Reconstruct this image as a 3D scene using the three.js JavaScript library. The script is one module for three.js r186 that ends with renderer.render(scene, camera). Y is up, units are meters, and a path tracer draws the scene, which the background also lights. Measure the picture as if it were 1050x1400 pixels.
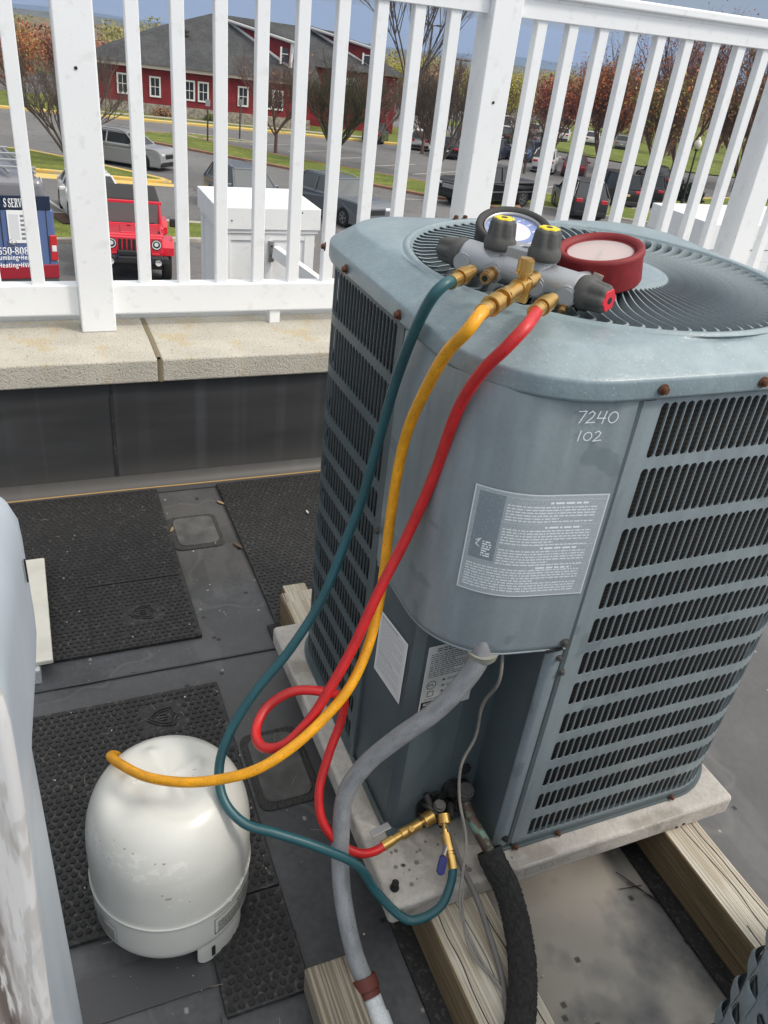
import * as THREE from 'three';
import { mergeGeometries } from 'three/addons/utils/BufferGeometryUtils.js';
import { RoundedBoxGeometry } from 'three/addons/geometries/RoundedBoxGeometry.js';

// ---------- camera, sky, sun, exposure ----------
const EYE = 1.36;
const scene = new THREE.Scene();
const camera = new THREE.PerspectiveCamera(65.28, 768 / 1024, 0.05, 9000);
camera.position.set(0, EYE, 0);
camera.rotation.set(-0.5559, -0.4511, 0.1236, 'YXZ');
const renderer = new THREE.WebGLRenderer({ antialias: true });
renderer.toneMapping = THREE.LinearToneMapping;
renderer.toneMappingExposure = 1.2;
renderer.shadowMap.enabled = true;
const SUN = new THREE.Vector3(0.55, 0.72, 0.44).normalize();
const sun = new THREE.DirectionalLight(0xfff4e8, 1.5);
sun.position.copy(SUN).multiplyScalar(60); sun.castShadow = true; sun.shadow.radius = 20;
sun.shadow.camera.left = sun.shadow.camera.bottom = -60; sun.shadow.camera.right = sun.shadow.camera.top = 60; sun.shadow.camera.far = 200;
scene.add(sun);

// ---------- random and noise ----------
let seed = 7;
const rnd = () => { seed = (seed * 1664525 + 1013904223) >>> 0; return seed / 4294967296; };
const rr = (a, b) => a + (b - a) * rnd();
const H2 = (x, y, s) => { let h = (x * 374761393 + y * 668265263 + s * 974634777) | 0; h = Math.imul(h ^ (h >>> 13), 1274126177); return ((h ^ (h >>> 16)) >>> 0) / 4294967296; };
function vn(x, y, p, s) {               // value noise repeating every p cells
  const xi = Math.floor(x), yi = Math.floor(y), fx = x - xi, fy = y - yi, u = fx * fx * (3 - 2 * fx), v = fy * fy * (3 - 2 * fy);
  const m = (a) => ((a % p) + p) % p, a = H2(m(xi), m(yi), s), b = H2(m(xi + 1), m(yi), s), c = H2(m(xi), m(yi + 1), s), d = H2(m(xi + 1), m(yi + 1), s);
  return (a + (b - a) * u) * (1 - v) + (c + (d - c) * u) * v;
}
function fbm(u, v, f, o, s) { let a = 0, w = 0.5, t = 0; for (let i = 0; i < o; i++) { a += w * vn(u * f, v * f, f, s + i * 17); t += w; w *= 0.5; f *= 2; } return a / t; }
const clamp = (x, a = 0, b = 1) => Math.min(b, Math.max(a, x)), lerp = (a, b, t) => a + (b - a) * t, sst = (a, b, x) => { x = clamp((x - a) / (b - a)); return x * x * (3 - 2 * x); };

// overcast spring sky, blue grey low down, whiter overhead and towards the veiled sun
{
  const W = 512, Hh = 256, d = new Float32Array(W * Hh * 4);
  for (let j = 0; j < Hh; j++) for (let i = 0; i < W; i++) {
    const ph = (i + 0.5) / W * 2 * Math.PI - Math.PI, el = ((j + 0.5) / Hh - 0.5) * Math.PI, y = Math.sin(el), c = Math.cos(el), x = c * Math.cos(ph), z = c * Math.sin(ph);
    const e = Math.max(0, y), g = Math.exp(-Math.pow(Math.acos(clamp(x * SUN.x + y * SUN.y + z * SUN.z, -1, 1)) / 0.85, 2));
    const cl = sst(0.38, 0.72, fbm(i / W, j / Hh * 0.5, 6, 5, 3));
    const L = 0.26 + 0.1 * cl + 0.4 * e + 1.28 * g;
    const w = clamp(0.06 + 0.42 * cl + 1.1 * e + 0.9 * g);
    d.set([L * lerp(0.66, 1.0, w), L * lerp(0.88, 0.995, w), L * lerp(1.22, 0.985, w), 1], (j * W + i) * 4);
  }
  const t = new THREE.DataTexture(d, W, Hh, THREE.RGBAFormat, THREE.FloatType);
  t.mapping = THREE.EquirectangularReflectionMapping; t.magFilter = THREE.LinearFilter; t.minFilter = THREE.LinearFilter; t.wrapS = THREE.RepeatWrapping; t.needsUpdate = true;
  scene.background = t; scene.environment = t;
}

// ---------- textures ----------
function tex(W, Hh, fn, size = [1, 1], srgb = true) {     // fn(u, v) -> [r, g, b] 0..1 as seen on screen; size in metres
  const d = new Uint8Array(W * Hh * 4);
  for (let j = 0; j < Hh; j++) for (let i = 0; i < W; i++) { const c = fn(i / W, j / Hh); const k = (j * W + i) * 4; d[k] = clamp(c[0]) * 255; d[k + 1] = clamp(c[1]) * 255; d[k + 2] = clamp(c[2]) * 255; d[k + 3] = 255; }
  const t = new THREE.DataTexture(d, W, Hh); t.wrapS = t.wrapT = THREE.RepeatWrapping; t.magFilter = THREE.LinearFilter; t.minFilter = THREE.LinearMipmapLinearFilter; t.generateMipmaps = true;
  if (srgb) t.colorSpace = THREE.SRGBColorSpace; t.repeat.set(1 / size[0], 1 / size[1]); t.needsUpdate = true; return t;
}
const bump = (W, Hh, fn, size) => tex(W, Hh, (u, v) => { const q = fn(u, v); return [q, q, q]; }, size, false);
const mix3 = (a, b, t) => [lerp(a[0], b[0], t), lerp(a[1], b[1], t), lerp(a[2], b[2], t)], mul3 = (a, k) => [a[0] * k, a[1] * k, a[2] * k], c255 = (r, g, b) => [r / 255, g / 255, b / 255];
function canvas(w, h, draw) { const c = document.createElement('canvas'); c.width = w; c.height = h; const g = c.getContext('2d'); draw(g, w, h); const t = new THREE.CanvasTexture(c); t.colorSpace = THREE.SRGBColorSpace; t.magFilter = THREE.LinearFilter; return t; }
const std = (o) => new THREE.MeshStandardMaterial({ side: THREE.DoubleSide, ...o });
const phys = (o) => new THREE.MeshPhysicalMaterial({ side: THREE.DoubleSide, ...o });
const lin = (r, g, b) => new THREE.Color().setRGB(r, g, b);

const T = {};
const fineNoise = bump(256, 256, (u, v) => fbm(u, v, 48, 3, 5), [0.25, 0.25]);
// roof membrane: one sheet of stains over the whole roof, 8 m square (u along x from -2, v along z from -4.5)
T.roof = tex(1536, 1536, (u, v) => {
  const x = u * 6 - 1.5, z = v * 6 - 4.5;
  let n = fbm(u, v, 10, 6, 11), m = fbm(u, v, 40, 4, 12), k = 0.315 + 0.2 * (n - 0.5) + 0.16 * (m - 0.5) + 0.05 * (vn(u * 700, v * 700, 700, 17) - 0.5);
  let c = [k * 0.97, k * 0.99, k * 1.03];
  const dust = sst(0.5, 0.8, x + 0.35 * (n - 0.5)) * sst(-1.2, -0.8, z + 0.3 * (m - 0.5)) * (1 - sst(1.2, 1.26, x)); const right = sst(1.3, 1.4, x); c = mix3(c, [0.38, 0.375, 0.37], right * 0.6);
  const sw = fbm(u, v, 44, 5, 19);
  const hand = fbm(u, v, 110, 4, 23); c = mix3(c, [0.62, 0.6, 0.565], dust * clamp(0.6 + 2.2 * (n - 0.5) + 1.6 * (sw - 0.5) + 1.2 * (hand - 0.5)));
  const pf = fbm(u, v, 14, 4, 31), pond = sst(0.54, 0.6, pf); c = mix3(c, [0.36, 0.36, 0.365], pond * 0.45); c = mix3(c, [0.47, 0.46, 0.44], Math.exp(-Math.pow((pf - 0.545) / 0.008, 2)) * 0.4); const scr = fbm(u * 1, v * 0.2, 80, 3, 37); c = mix3(c, [0.45, 0.45, 0.45], sst(0.66, 0.74, scr) * 0.25);
  const film = sst(0.5, 0.75, fbm(u, v, 5, 5, 61)); c = mix3(c, [0.4, 0.395, 0.39], film * 0.22);
  const back = sst(-2.0, -2.3, z); c = mix3(c, [0.4, 0.38, 0.35], back * clamp(n * 0.9));
  if (H2(Math.floor(u * 700), Math.floor(v * 700), 3) > 0.9985) c = mix3(c, [0.75, 0.74, 0.7], 0.6);
  if (H2(Math.floor(u * 520), Math.floor(v * 520), 9) > 0.9975) c = mul3(c, 0.45);
  return c;
}, [6, 6]); T.roof.wrapS = T.roof.wrapT = THREE.ClampToEdgeWrapping;
T.wall = tex(1024, 256, (u, v) => {
  const n = fbm(u, v, 8, 5, 41), s = fbm(u, 0.3, 64, 3, 42), s2 = fbm(u, 0.7, 22, 3, 43); let k = 0.225 + 0.1 * (n - 0.5);
  let c = [k, k * 1.02, k * 1.05];
  c = mix3(c, [0.36, 0.37, 0.39], sst(0.5, 0.78, s) * (0.35 + 0.5 * n) * 0.6);
  c = mix3(c, [0.42, 0.43, 0.44], sst(0.6, 0.85, s2) * sst(0.1, 0.8, v) * 0.35);
  return mix3(c, [0.36, 0.35, 0.335], sst(0.32, 0.02, v + 0.12 * (n - 0.5)) * 0.75);
}, [3.4, 0.36]);
T.coping = tex(512, 512, (u, v) => { const n = fbm(u, v, 6, 5, 51), f = vn(u * 256, v * 256, 256, 52), g = vn(u * 128, v * 128, 128, 53); let k = 0.735 + 0.1 * (n - 0.5) + 0.08 * (f - 0.5); let c = [k, k * 0.975, k * 0.91]; if (g > 0.86) c = mix3(c, [0.5, 0.42, 0.3], 0.6); if (f < 0.06) c = mul3(c, 0.8); return mix3(c, [0.72, 0.62, 0.42], sst(0.6, 0.8, fbm(u, v, 5, 3, 54)) * 0.35); }, [0.5, 0.5]);
T.copingB = bump(512, 512, (u, v) => 0.5 * vn(u * 256, v * 256, 256, 52) + 0.5 * vn(u * 100, v * 100, 100, 56), [0.5, 0.5]);
T.pad = tex(1024, 1024, (u, v) => { const n = fbm(u, v, 5, 6, 61), f = fbm(u, v, 90, 2, 62); let k = 0.72 + 0.14 * (n - 0.5) + 0.08 * (f - 0.5); let c = [k, k * 0.975, k * 0.94]; c = mix3(c, [0.5, 0.47, 0.43], sst(0.55, 0.8, fbm(u, v, 9, 4, 63)) * 0.5); return c; }, [0.8, 0.8]);
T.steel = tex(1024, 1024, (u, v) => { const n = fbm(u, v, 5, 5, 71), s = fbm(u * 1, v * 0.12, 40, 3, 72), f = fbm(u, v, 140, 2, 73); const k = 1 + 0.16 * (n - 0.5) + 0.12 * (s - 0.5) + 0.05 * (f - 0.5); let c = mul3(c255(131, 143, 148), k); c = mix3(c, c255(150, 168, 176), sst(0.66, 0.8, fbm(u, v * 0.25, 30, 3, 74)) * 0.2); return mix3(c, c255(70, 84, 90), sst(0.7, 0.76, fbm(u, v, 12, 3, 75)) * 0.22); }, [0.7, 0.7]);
T.steelDark = tex(512, 512, (u, v) => { const n = fbm(u, v, 5, 5, 76), s = fbm(u, v * 0.15, 30, 3, 77); return mul3(c255(80, 92, 96), 1 + 0.2 * (n - 0.5) + 0.14 * (s - 0.5)); }, [0.7, 0.7]);  // condenser paint darkened: shade of left side and service corner put into colour
T.cap = tex(1024, 1024, (u, v) => { const n = fbm(u, v, 6, 6, 81), s = fbm(u, v, 60, 3, 82), p = sst(0.5, 0.68, fbm(u, v, 14, 5, 83)); let c = mul3(c255(130, 147, 153), 1 + 0.12 * (n - 0.5) + 0.08 * (s - 0.5)); c = mix3(c, c255(164, 179, 184), p * 0.2); c = mix3(c, c255(122, 139, 146), sst(0.56, 0.72, fbm(u, v * 0.5, 9, 4, 84)) * 0.3); if (vn(u * 300, v * 300, 300, 85) > 0.93) c = mix3(c, c255(215, 222, 222), 0.5); return c; }, [0.7, 0.7]);
T.coil = tex(128, 256, (u, v) => { const r = 0.5 + 0.5 * Math.sin(v * 2 * Math.PI * 24), n = fbm(u, v, 12, 3, 91); const k = (0.035 + 0.13 * r) * (0.6 + 0.8 * n); return [k * 1.08, k, k * 0.9]; }, [0.1, 0.2]);
T.vinyl = tex(512, 512, (u, v) => { const n = fbm(u, v, 4, 4, 101), f = vn(u * 200, v * 200, 200, 102); let k = 0.955 + 0.02 * (n - 0.5); let c = [k * 0.985, k * 0.995, k]; if (f > 0.975) c = mul3(c, 0.86); c = mix3(c, [0.8, 0.8, 0.78], sst(0.62, 0.85, fbm(u, v, 20, 4, 103)) * 0.25); return c; }, [0.6, 0.6]);
T.rubber = tex(512, 512, (u, v) => { const n = fbm(u, v, 8, 5, 111), f = fbm(u, v, 120, 2, 112); const k = 0.165 + 0.08 * (n - 0.5) + 0.07 * (f - 0.5); let c = [k, k, k * 1.02]; return mix3(c, [0.5, 0.49, 0.47], sst(0.56, 0.8, fbm(u, v, 110, 3, 113)) * 0.45); }, [0.7, 0.7]);
function wood(seedN, light) {
  return tex(512, 1024, (u, v) => {
    const w = u + 0.05 * (fbm(u, v, 4, 3, seedN) - 0.5); const k1 = fbm(w, v * 0.06, 40, 4, seedN + 1), k2 = vn(w * 64, v * 3, 64, seedN + 2), kn = fbm(u, v, 5, 3, seedN + 5);
    let c = mix3(light ? c255(198, 190, 174) : c255(152, 144, 130), light ? c255(176, 165, 146) : c255(112, 102, 88), sst(0.3, 0.7, k1)); c = mul3(c, 0.94 + 0.1 * k2 + 0.16 * (fbm(w, v * 0.05, 120, 3, seedN + 9) - 0.5));
    c = mix3(c, light ? c255(206, 202, 190) : c255(176, 168, 150), sst(0.5, 0.75, kn) * 0.6); c = mix3(c, c255(120, 112, 70), sst(0.6, 0.8, fbm(u, v, 3, 4, seedN + 8)) * 0.3);
    const kk = fbm(w, v * 0.04, 28, 4, seedN + 11); c = mul3(c, 1 - 0.3 * sst(0.7, 0.8, kk)); return c;
  }, [0.14, 0.9]);
}
T.wood = wood(121, true); T.woodOld = wood(151, false);
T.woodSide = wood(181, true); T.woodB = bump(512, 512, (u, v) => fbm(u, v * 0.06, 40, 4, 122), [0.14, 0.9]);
T.tank = tex(512, 512, (u, v) => { const n = fbm(u, v, 6, 5, 161); let c = mul3(c255(208, 209, 203), 1 + 0.05 * (n - 0.5)); const q = fbm(u, v, 50, 3, 162), q2 = fbm(u, v, 7, 3, 163); if (q > 0.8 && q2 > 0.6) c = mul3(c, 0.7); return mix3(c, [0.93, 0.93, 0.91], sst(0.66, 0.72, q2) * sst(0.52, 0.62, q) * 0.4); }, [0.6, 0.6]);
T.foam = bump(256, 512, (u, v) => fbm(u, v, 24, 4, 171), [0.12, 0.25]);
T.foamC = tex(256, 512, (u, v) => { const k = 0.17 + 0.12 * (fbm(u, v, 30, 4, 172) - 0.5); return [k, k, k * 0.98]; }, [0.12, 0.25]);
T.asphalt = tex(1024, 1024, (u, v) => { const n = fbm(u, v, 5, 6, 181), f = fbm(u, v, 200, 2, 182); const k = 0.44 + 0.1 * (n - 0.5) + 0.06 * (f - 0.5); let c = [k * 1.0, k * 0.99, k * 0.98]; const cr = Math.abs(fbm(u, v, 7, 5, 183) - 0.5); if (cr < 0.006) c = mul3(c, 0.75); return c; }, [14, 14]);
T.grass = tex(512, 512, (u, v) => { const n = fbm(u, v, 6, 5, 191), f = fbm(u, v, 100, 3, 192); let c = mix3(c255(88, 104, 36), c255(136, 140, 60), clamp(n * 1.5 - 0.25)); return mul3(c, 0.7 + 0.6 * f); }, [5, 5]);
T.shingle = tex(512, 512, (u, v) => { const row = Math.floor(v * 32), n = H2(Math.floor(u * 40 + row * 0.5), row, 5), f = fbm(u, v, 8, 5, 201); let k = 0.27 + 0.05 * (n - 0.5) + 0.1 * (f - 0.5); if ((v * 32) % 1 < 0.1) k *= 0.8; return [k, k * 1.01, k * 1.02]; }, [6, 6]);
T.siding = tex(256, 256, (u, v) => { const s = (v * 16) % 1, n = fbm(u, v, 8, 4, 211); let c = mul3(c255(132, 34, 38), 0.85 + 0.3 * n); return s < 0.12 ? mul3(c, 0.6) : c; }, [3, 3]);
T.bark = tex(128, 256, (u, v) => { const n = fbm(u, v * 0.4, 16, 4, 221); return mul3(c255(118, 98, 86), 0.6 + 0.8 * n); }, [0.4, 1]);
T.scuff = tex(512, 1024, (u, v) => { const n = fbm(u, v, 5, 5, 231), s = fbm(u, v * 0.2, 26, 4, 232), w = fbm(u + 0.08 * n, v * 0.12, 14, 4, 233); let c = mul3(c255(196, 197, 198), 1 + 0.1 * (n - 0.5)); c = mix3(c, c255(132, 128, 124), sst(0.46, 0.66, fbm(u, v * 0.25, 120, 3, 236)) * 0.35); const band = Math.exp(-Math.pow((u - 0.8 + 0.06 * (n - 0.5)) / 0.035, 2)), fz = fbm(u * 2, v * 0.5, 60, 4, 235); c = mix3(c, c255(96, 86, 80), clamp(band * sst(0.34, 0.52, fbm(u, v * 0.25, 100, 4, 237)) * 0.95)); c = mix3(c, c255(66, 60, 56), sst(0.66, 0.72, fbm(u, v * 0.3, 60, 3, 234)) * 0.5 * (0.25 + band)); return c; }, [0.4, 1.25]);

// ---------- materials ----------
const M = {};
M.roof = std({ map: T.roof, roughness: 0.5, bumpMap: bump(512, 512, (u, v) => fbm(u, v, 60, 4, 13), [2, 2]), bumpScale: 0.0014 });
M.wall = std({ map: T.wall, roughness: 0.5 });
M.fillet = std({ map: T.wall, roughness: 0.6 });
M.coping = std({ map: T.coping, roughness: 0.95, bumpMap: T.copingB, bumpScale: 0.002 });
M.mortar = std({ color: lin(0.2, 0.17, 0.11), roughness: 1 });
M.vinyl = phys({ map: T.vinyl, roughness: 0.42, clearcoat: 0.15, clearcoatRoughness: 0.4 });
M.pad = std({ map: T.pad, roughness: 0.85, bumpMap: T.copingB, bumpScale: 0.0008 });
M.steel = phys({ map: T.steel, roughness: 0.42, metalness: 0.0, clearcoat: 0.2, clearcoatRoughness: 0.35 });
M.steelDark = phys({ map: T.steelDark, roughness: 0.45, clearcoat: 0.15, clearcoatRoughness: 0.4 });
M.cap = phys({ map: T.cap, roughness: 0.36, clearcoat: 0.25, clearcoatRoughness: 0.35, bumpMap: fineNoise, bumpScale: 0.0003 });
M.coil = std({ map: T.coil, roughness: 0.8 });
M.black = std({ color: lin(0.012, 0.012, 0.013), roughness: 0.7 });
M.rubber = std({ map: T.rubber, roughness: 0.62, bumpMap: fineNoise, bumpScale: 0.0006 });
M.wood = std({ map: T.wood, roughness: 0.85, bumpMap: T.woodB, bumpScale: 0.003 });
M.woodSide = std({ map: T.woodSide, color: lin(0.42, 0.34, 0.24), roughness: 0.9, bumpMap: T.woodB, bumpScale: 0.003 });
M.woodOld = std({ map: T.woodOld, roughness: 0.9, bumpMap: T.woodB, bumpScale: 0.004 });
M.tank = phys({ map: T.tank, roughness: 0.3, clearcoat: 0.5, clearcoatRoughness: 0.22 });
M.brass = std({ color: lin(0.62, 0.4, 0.13), metalness: 0.92, roughness: 0.34 });
M.brassDull = std({ color: lin(0.42, 0.26, 0.11), metalness: 0.85, roughness: 0.45 });
M.chrome = std({ color: lin(0.5, 0.5, 0.5), metalness: 0.9, roughness: 0.36 });
M.alu = std({ color: lin(0.46, 0.48, 0.5), metalness: 0.75, roughness: 0.42, bumpMap: fineNoise, bumpScale: 0.0004 });
M.darkMetal = std({ color: lin(0.045, 0.045, 0.045), metalness: 0.6, roughness: 0.55 });
M.capMetal = std({ color: lin(0.16, 0.155, 0.15), metalness: 0.7, roughness: 0.5 });
M.rust = std({ color: lin(0.16, 0.07, 0.04), metalness: 0.5, roughness: 0.6 });
const speck = (r, g, b, sd, size = [0.09, 0.25], ink = 0) => tex(128, 256, (u, v) => { const n = fbm(u, v, 10, 4, sd), f = vn(u * 64, v * 128, 64, sd + 3); let c = mul3(c255(r, g, b), 0.9 + 0.24 * (n - 0.3)); if (f > 0.94) c = mul3(c, 0.6); if (ink && Math.abs(u - ink) < 0.045 && H2(Math.floor(v * 110), 3, sd) > 0.35 && H2(Math.floor(u * 90), Math.floor(v * 220), sd) > 0.3 && v < 0.7) c = mul3(c, 0.45); return c; }, size);
M.teal = phys({ map: speck(34, 88, 96, 301, [0.09, 0.25], 0.45), roughness: 0.4, clearcoat: 0.2, clearcoatRoughness: 0.4 });
M.yellow = phys({ map: speck(238, 166, 14, 311), roughness: 0.42, clearcoat: 0.2, clearcoatRoughness: 0.4 });
M.red = phys({ map: speck(206, 34, 36, 321), roughness: 0.42, clearcoat: 0.2, clearcoatRoughness: 0.4 });
M.conduit = std({ map: speck(146, 149, 152, 331), roughness: 0.5 });
M.wire = std({ map: speck(140, 136, 130, 341), roughness: 0.6 });
M.darkLine = std({ color: lin(0.14, 0.13, 0.125), roughness: 0.6 });
M.foam = std({ map: T.foamC, roughness: 1, bumpMap: T.foam, bumpScale: 0.006 });
M.copper = std({ map: tex(128, 128, (u, v) => { const n = fbm(u, v, 6, 4, 351); return mix3(c255(86, 70, 62), c255(112, 142, 128), sst(0.42, 0.6, n)); }, [0.12, 0.12]), metalness: 0.3, roughness: 0.65 });
M.couplingRed = std({ map: speck(100, 46, 36, 361), roughness: 0.6 });
M.pvc = phys({ map: speck(214, 220, 224, 371), roughness: 0.4 });
M.boot = std({ map: speck(62, 62, 62, 381), roughness: 0.75 });
M.bootRed = std({ map: speck(134, 30, 34, 391, [0.2, 0.2]), roughness: 0.62 });
M.knob = std({ map: speck(84, 84, 82, 401), roughness: 0.68 });
M.yellowCap = std({ color: lin(0.8, 0.62, 0.02), roughness: 0.5 });
M.redCap = std({ color: lin(0.62, 0.03, 0.05), roughness: 0.45 });
M.blueGrip = std({ color: lin(0.008, 0.012, 0.14), roughness: 0.4 });
M.lens = phys({ color: 0xffffff, transmission: 1, thickness: 0, roughness: 0.06, ior: 1.45 });
M.dustyLens = phys({ color: lin(0.8, 0.72, 0.7), transmission: 0.55, thickness: 0, roughness: 0.55 });
M.scuff = std({ map: T.scuff, roughness: 0.6 });
M.paleBlue = phys({ map: tex(256, 512, (u, v) => mul3(c255(176, 186, 196), 1 + 0.1 * (fbm(u, v * 0.3, 8, 5, 411) - 0.5)), [0.5, 1]), roughness: 0.4, clearcoat: 0.2, clearcoatRoughness: 0.4 });
M.whitePlate = std({ map: tex(256, 256, (u, v) => mul3(c255(220, 217, 206), 1 + 0.14 * (fbm(u, v, 6, 5, 421) - 0.5)), [0.4, 0.4]), roughness: 0.7 });
M.asphalt = std({ map: T.asphalt, roughness: 0.9 });
M.grass = std({ map: T.grass, roughness: 1, bumpMap: bump(256, 256, (u, v) => fbm(u, v, 60, 3, 193), [2, 2]), bumpScale: 0.06 });
M.kerb = std({ map: tex(256, 256, (u, v) => mul3(c255(176, 170, 158), 0.85 + 0.3 * fbm(u, v, 10, 4, 431)), [2, 2]), roughness: 0.95 });
M.kerbYellow = std({ map: tex(256, 256, (u, v) => mix3(c255(222, 186, 96), c255(200, 186, 150), sst(0.45, 0.7, fbm(u, v, 10, 4, 432))), [2, 2]), roughness: 0.9 });
M.kerbRed = std({ map: tex(256, 256, (u, v) => mul3(c255(150, 112, 92), 0.85 + 0.3 * fbm(u, v, 10, 4, 433)), [2, 2]), roughness: 0.95 });
M.linePaint = std({ map: tex(128, 128, (u, v) => mul3(c255(210, 208, 200), 0.8 + 0.3 * fbm(u, v, 16, 4, 434)), [1, 1]), roughness: 0.8 });
M.mulch = std({ color: lin(0.08, 0.045, 0.03), roughness: 1 });
M.shingle = std({ map: T.shingle, roughness: 0.9 });
M.siding = std({ map: T.siding, roughness: 0.8 });
M.trim = std({ color: lin(0.72, 0.72, 0.7), roughness: 0.6 });
M.eave = std({ color: lin(0.34, 0.31, 0.27), roughness: 0.8 });
M.stone = std({ map: tex(256, 256, (u, v) => mul3(c255(150, 142, 130), 0.7 + 0.6 * fbm(u, v, 14, 3, 441)), [2, 2]), roughness: 0.95 });
M.glass = phys({ color: lin(0.03, 0.035, 0.04), roughness: 0.08, metalness: 0, specularIntensity: 1 });
M.carGlass = phys({ color: lin(0.035, 0.04, 0.045), roughness: 0.06, specularIntensity: 0.8 });
M.paleGlass = phys({ color: lin(0.13, 0.14, 0.14), roughness: 0.08, specularIntensity: 0.8 });  // paler base colour stands in for sky reflected in the glass
M.tyre = std({ color: lin(0.014, 0.014, 0.015), roughness: 0.85 });
M.rim = std({ color: lin(0.42, 0.43, 0.44), metalness: 0.8, roughness: 0.35 });
M.trimBlack = std({ color: lin(0.016, 0.016, 0.017), roughness: 0.6 });
M.softTop = std({ color: lin(0.03, 0.028, 0.027), roughness: 0.9 });
M.headLamp = phys({ color: lin(0.75, 0.77, 0.78), roughness: 0.12, clearcoat: 1 });
M.tailLamp = phys({ color: lin(0.5, 0.015, 0.02), roughness: 0.15, clearcoat: 1 });
M.poleMetal = std({ color: lin(0.07, 0.06, 0.05), roughness: 0.6 });
M.bark = std({ map: T.bark, roughness: 1 });
const paint = (r, g, b) => phys({ color: lin(r, g, b), roughness: 0.32, clearcoat: 0.35, clearcoatRoughness: 0.12 });

// ---------- object helpers ----------
const K = 0.8;                            // the roof things are drawn in units of 0.8 m
const used = new Map();
function numbered(n) { const k = used.get(n) || 0; used.set(n, k + 1); return k ? n + '_' + String(k).padStart(3, '0') : n; }
function tag(o, label, category, group) { o.userData.label = label; if (category) o.userData.category = category; if (group) o.userData.group = group; return o; }
function shade(o) { o.traverse((m) => { if (m.isMesh) { m.castShadow = true; m.receiveShadow = true; } }); }
function thing(name, label, category, pos = [0, 0, 0], turn = 0, group, k = K) {
  const o = new THREE.Group(); o.name = numbered(name); tag(o, label, category, group);
  o.position.set(pos[0] * k, pos[1] * k, pos[2] * k); o.rotation.y = turn; o.scale.setScalar(k); scene.add(o); return o;
}
function part(parent, name, geos, mat) {
  const g = join(geos); const m = new THREE.Mesh(g, mat); m.name = name; m.castShadow = m.receiveShadow = true; parent.add(m); return m;
}
function struct(name, geos, mat, k = K) { const m = part(scene, numbered(name), geos, mat); m.scale.setScalar(k); m.userData.kind = 'structure'; return m; }
function join(geos) {
  if (!Array.isArray(geos)) geos = [geos];
  const a = geos.map((g) => { let q = g.index ? g.flat() : g; if (!q.attributes.normal) q.computeVertexNormals(); if (!q.attributes.uv) boxUV(q); for (const n of Object.keys(q.attributes)) if (!['position', 'normal', 'uv'].includes(n)) q.deleteAttribute(n); return q; });
  return a.length === 1 ? a[0] : mergeGeometries(a);
}
function boxUV(g, s = 1, ox = 0, oy = 0) {   // uv in units of the geometry, projected along each face's main direction
  if (g.index) g = g.flat(); if (!g.attributes.normal) g.computeVertexNormals();
  const p = g.attributes.position, n = g.attributes.normal, uv = new Float32Array(p.count * 2);
  for (let i = 0; i < p.count; i += 3) {
    const ax = Math.abs(n.getX(i) + n.getX(i + 1) + n.getX(i + 2)), ay = Math.abs(n.getY(i) + n.getY(i + 1) + n.getY(i + 2)), az = Math.abs(n.getZ(i) + n.getZ(i + 1) + n.getZ(i + 2));
    for (let k = i; k < i + 3; k++) { const x = p.getX(k), y = p.getY(k), z = p.getZ(k); const q = ay >= ax && ay >= az ? [x, z] : ax >= az ? [z, y] : [x, y]; uv[k * 2] = q[0] * s + ox; uv[k * 2 + 1] = q[1] * s + oy; }
  }
  g.setAttribute('uv', new THREE.BufferAttribute(uv, 2)); return g;
}
function box(w, h, d, x = 0, y = 0, z = 0, r = 0) {
  const g = r ? new RoundedBoxGeometry(w, h, d, 2, r) : new THREE.BoxGeometry(w, h, d);
  g.translate(x, y, z); return boxUV(g.flat());
}
const bb = (x0, x1, y0, y1, z0, z1, r = 0) => box(x1 - x0, y1 - y0, z1 - z0, (x0 + x1) / 2, (y0 + y1) / 2, (z0 + z1) / 2, r);
THREE.BufferGeometry.prototype.flat = function () { return this.index ? this.toNonIndexed() : this; };
const V = (a) => new THREE.Vector3(a[0], a[1], a[2]);
function aim(g, p, dir) { const q = new THREE.Quaternion().setFromUnitVectors(new THREE.Vector3(0, 1, 0), dir.clone().normalize()); g.applyQuaternion(q); g.translate(p.x, p.y, p.z); return g; }
function cyl(a, b, r0, r1 = r0, sides = 16, open = false) { a = Array.isArray(a) ? V(a) : a; b = Array.isArray(b) ? V(b) : b; const d = b.clone().sub(a), l = d.length(); const g = new THREE.CylinderGeometry(r1, r0, l, sides, 1, open); g.translate(0, l / 2, 0); return aim(g, a, d); }
function lathe(prof, p, dir, n = 24) { const g = new THREE.LatheGeometry(prof.map((q) => new THREE.Vector2(q[0], q[1])), n); return aim(g, Array.isArray(p) ? V(p) : p, Array.isArray(dir) ? V(dir) : dir); }
function tube(pts, r, seg = 120, sides = 10, tension = 0.5) { const c = new THREE.CatmullRomCurve3(pts.map(V), false, 'centripetal', tension); const g = new THREE.TubeGeometry(c, seg, r, sides, false); const L = c.getLength(), uv = g.attributes.uv; for (let i = 0; i < uv.count; i++) uv.setXY(i, uv.getY(i) * 2 * Math.PI * r, uv.getX(i) * L); return g; }
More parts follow.
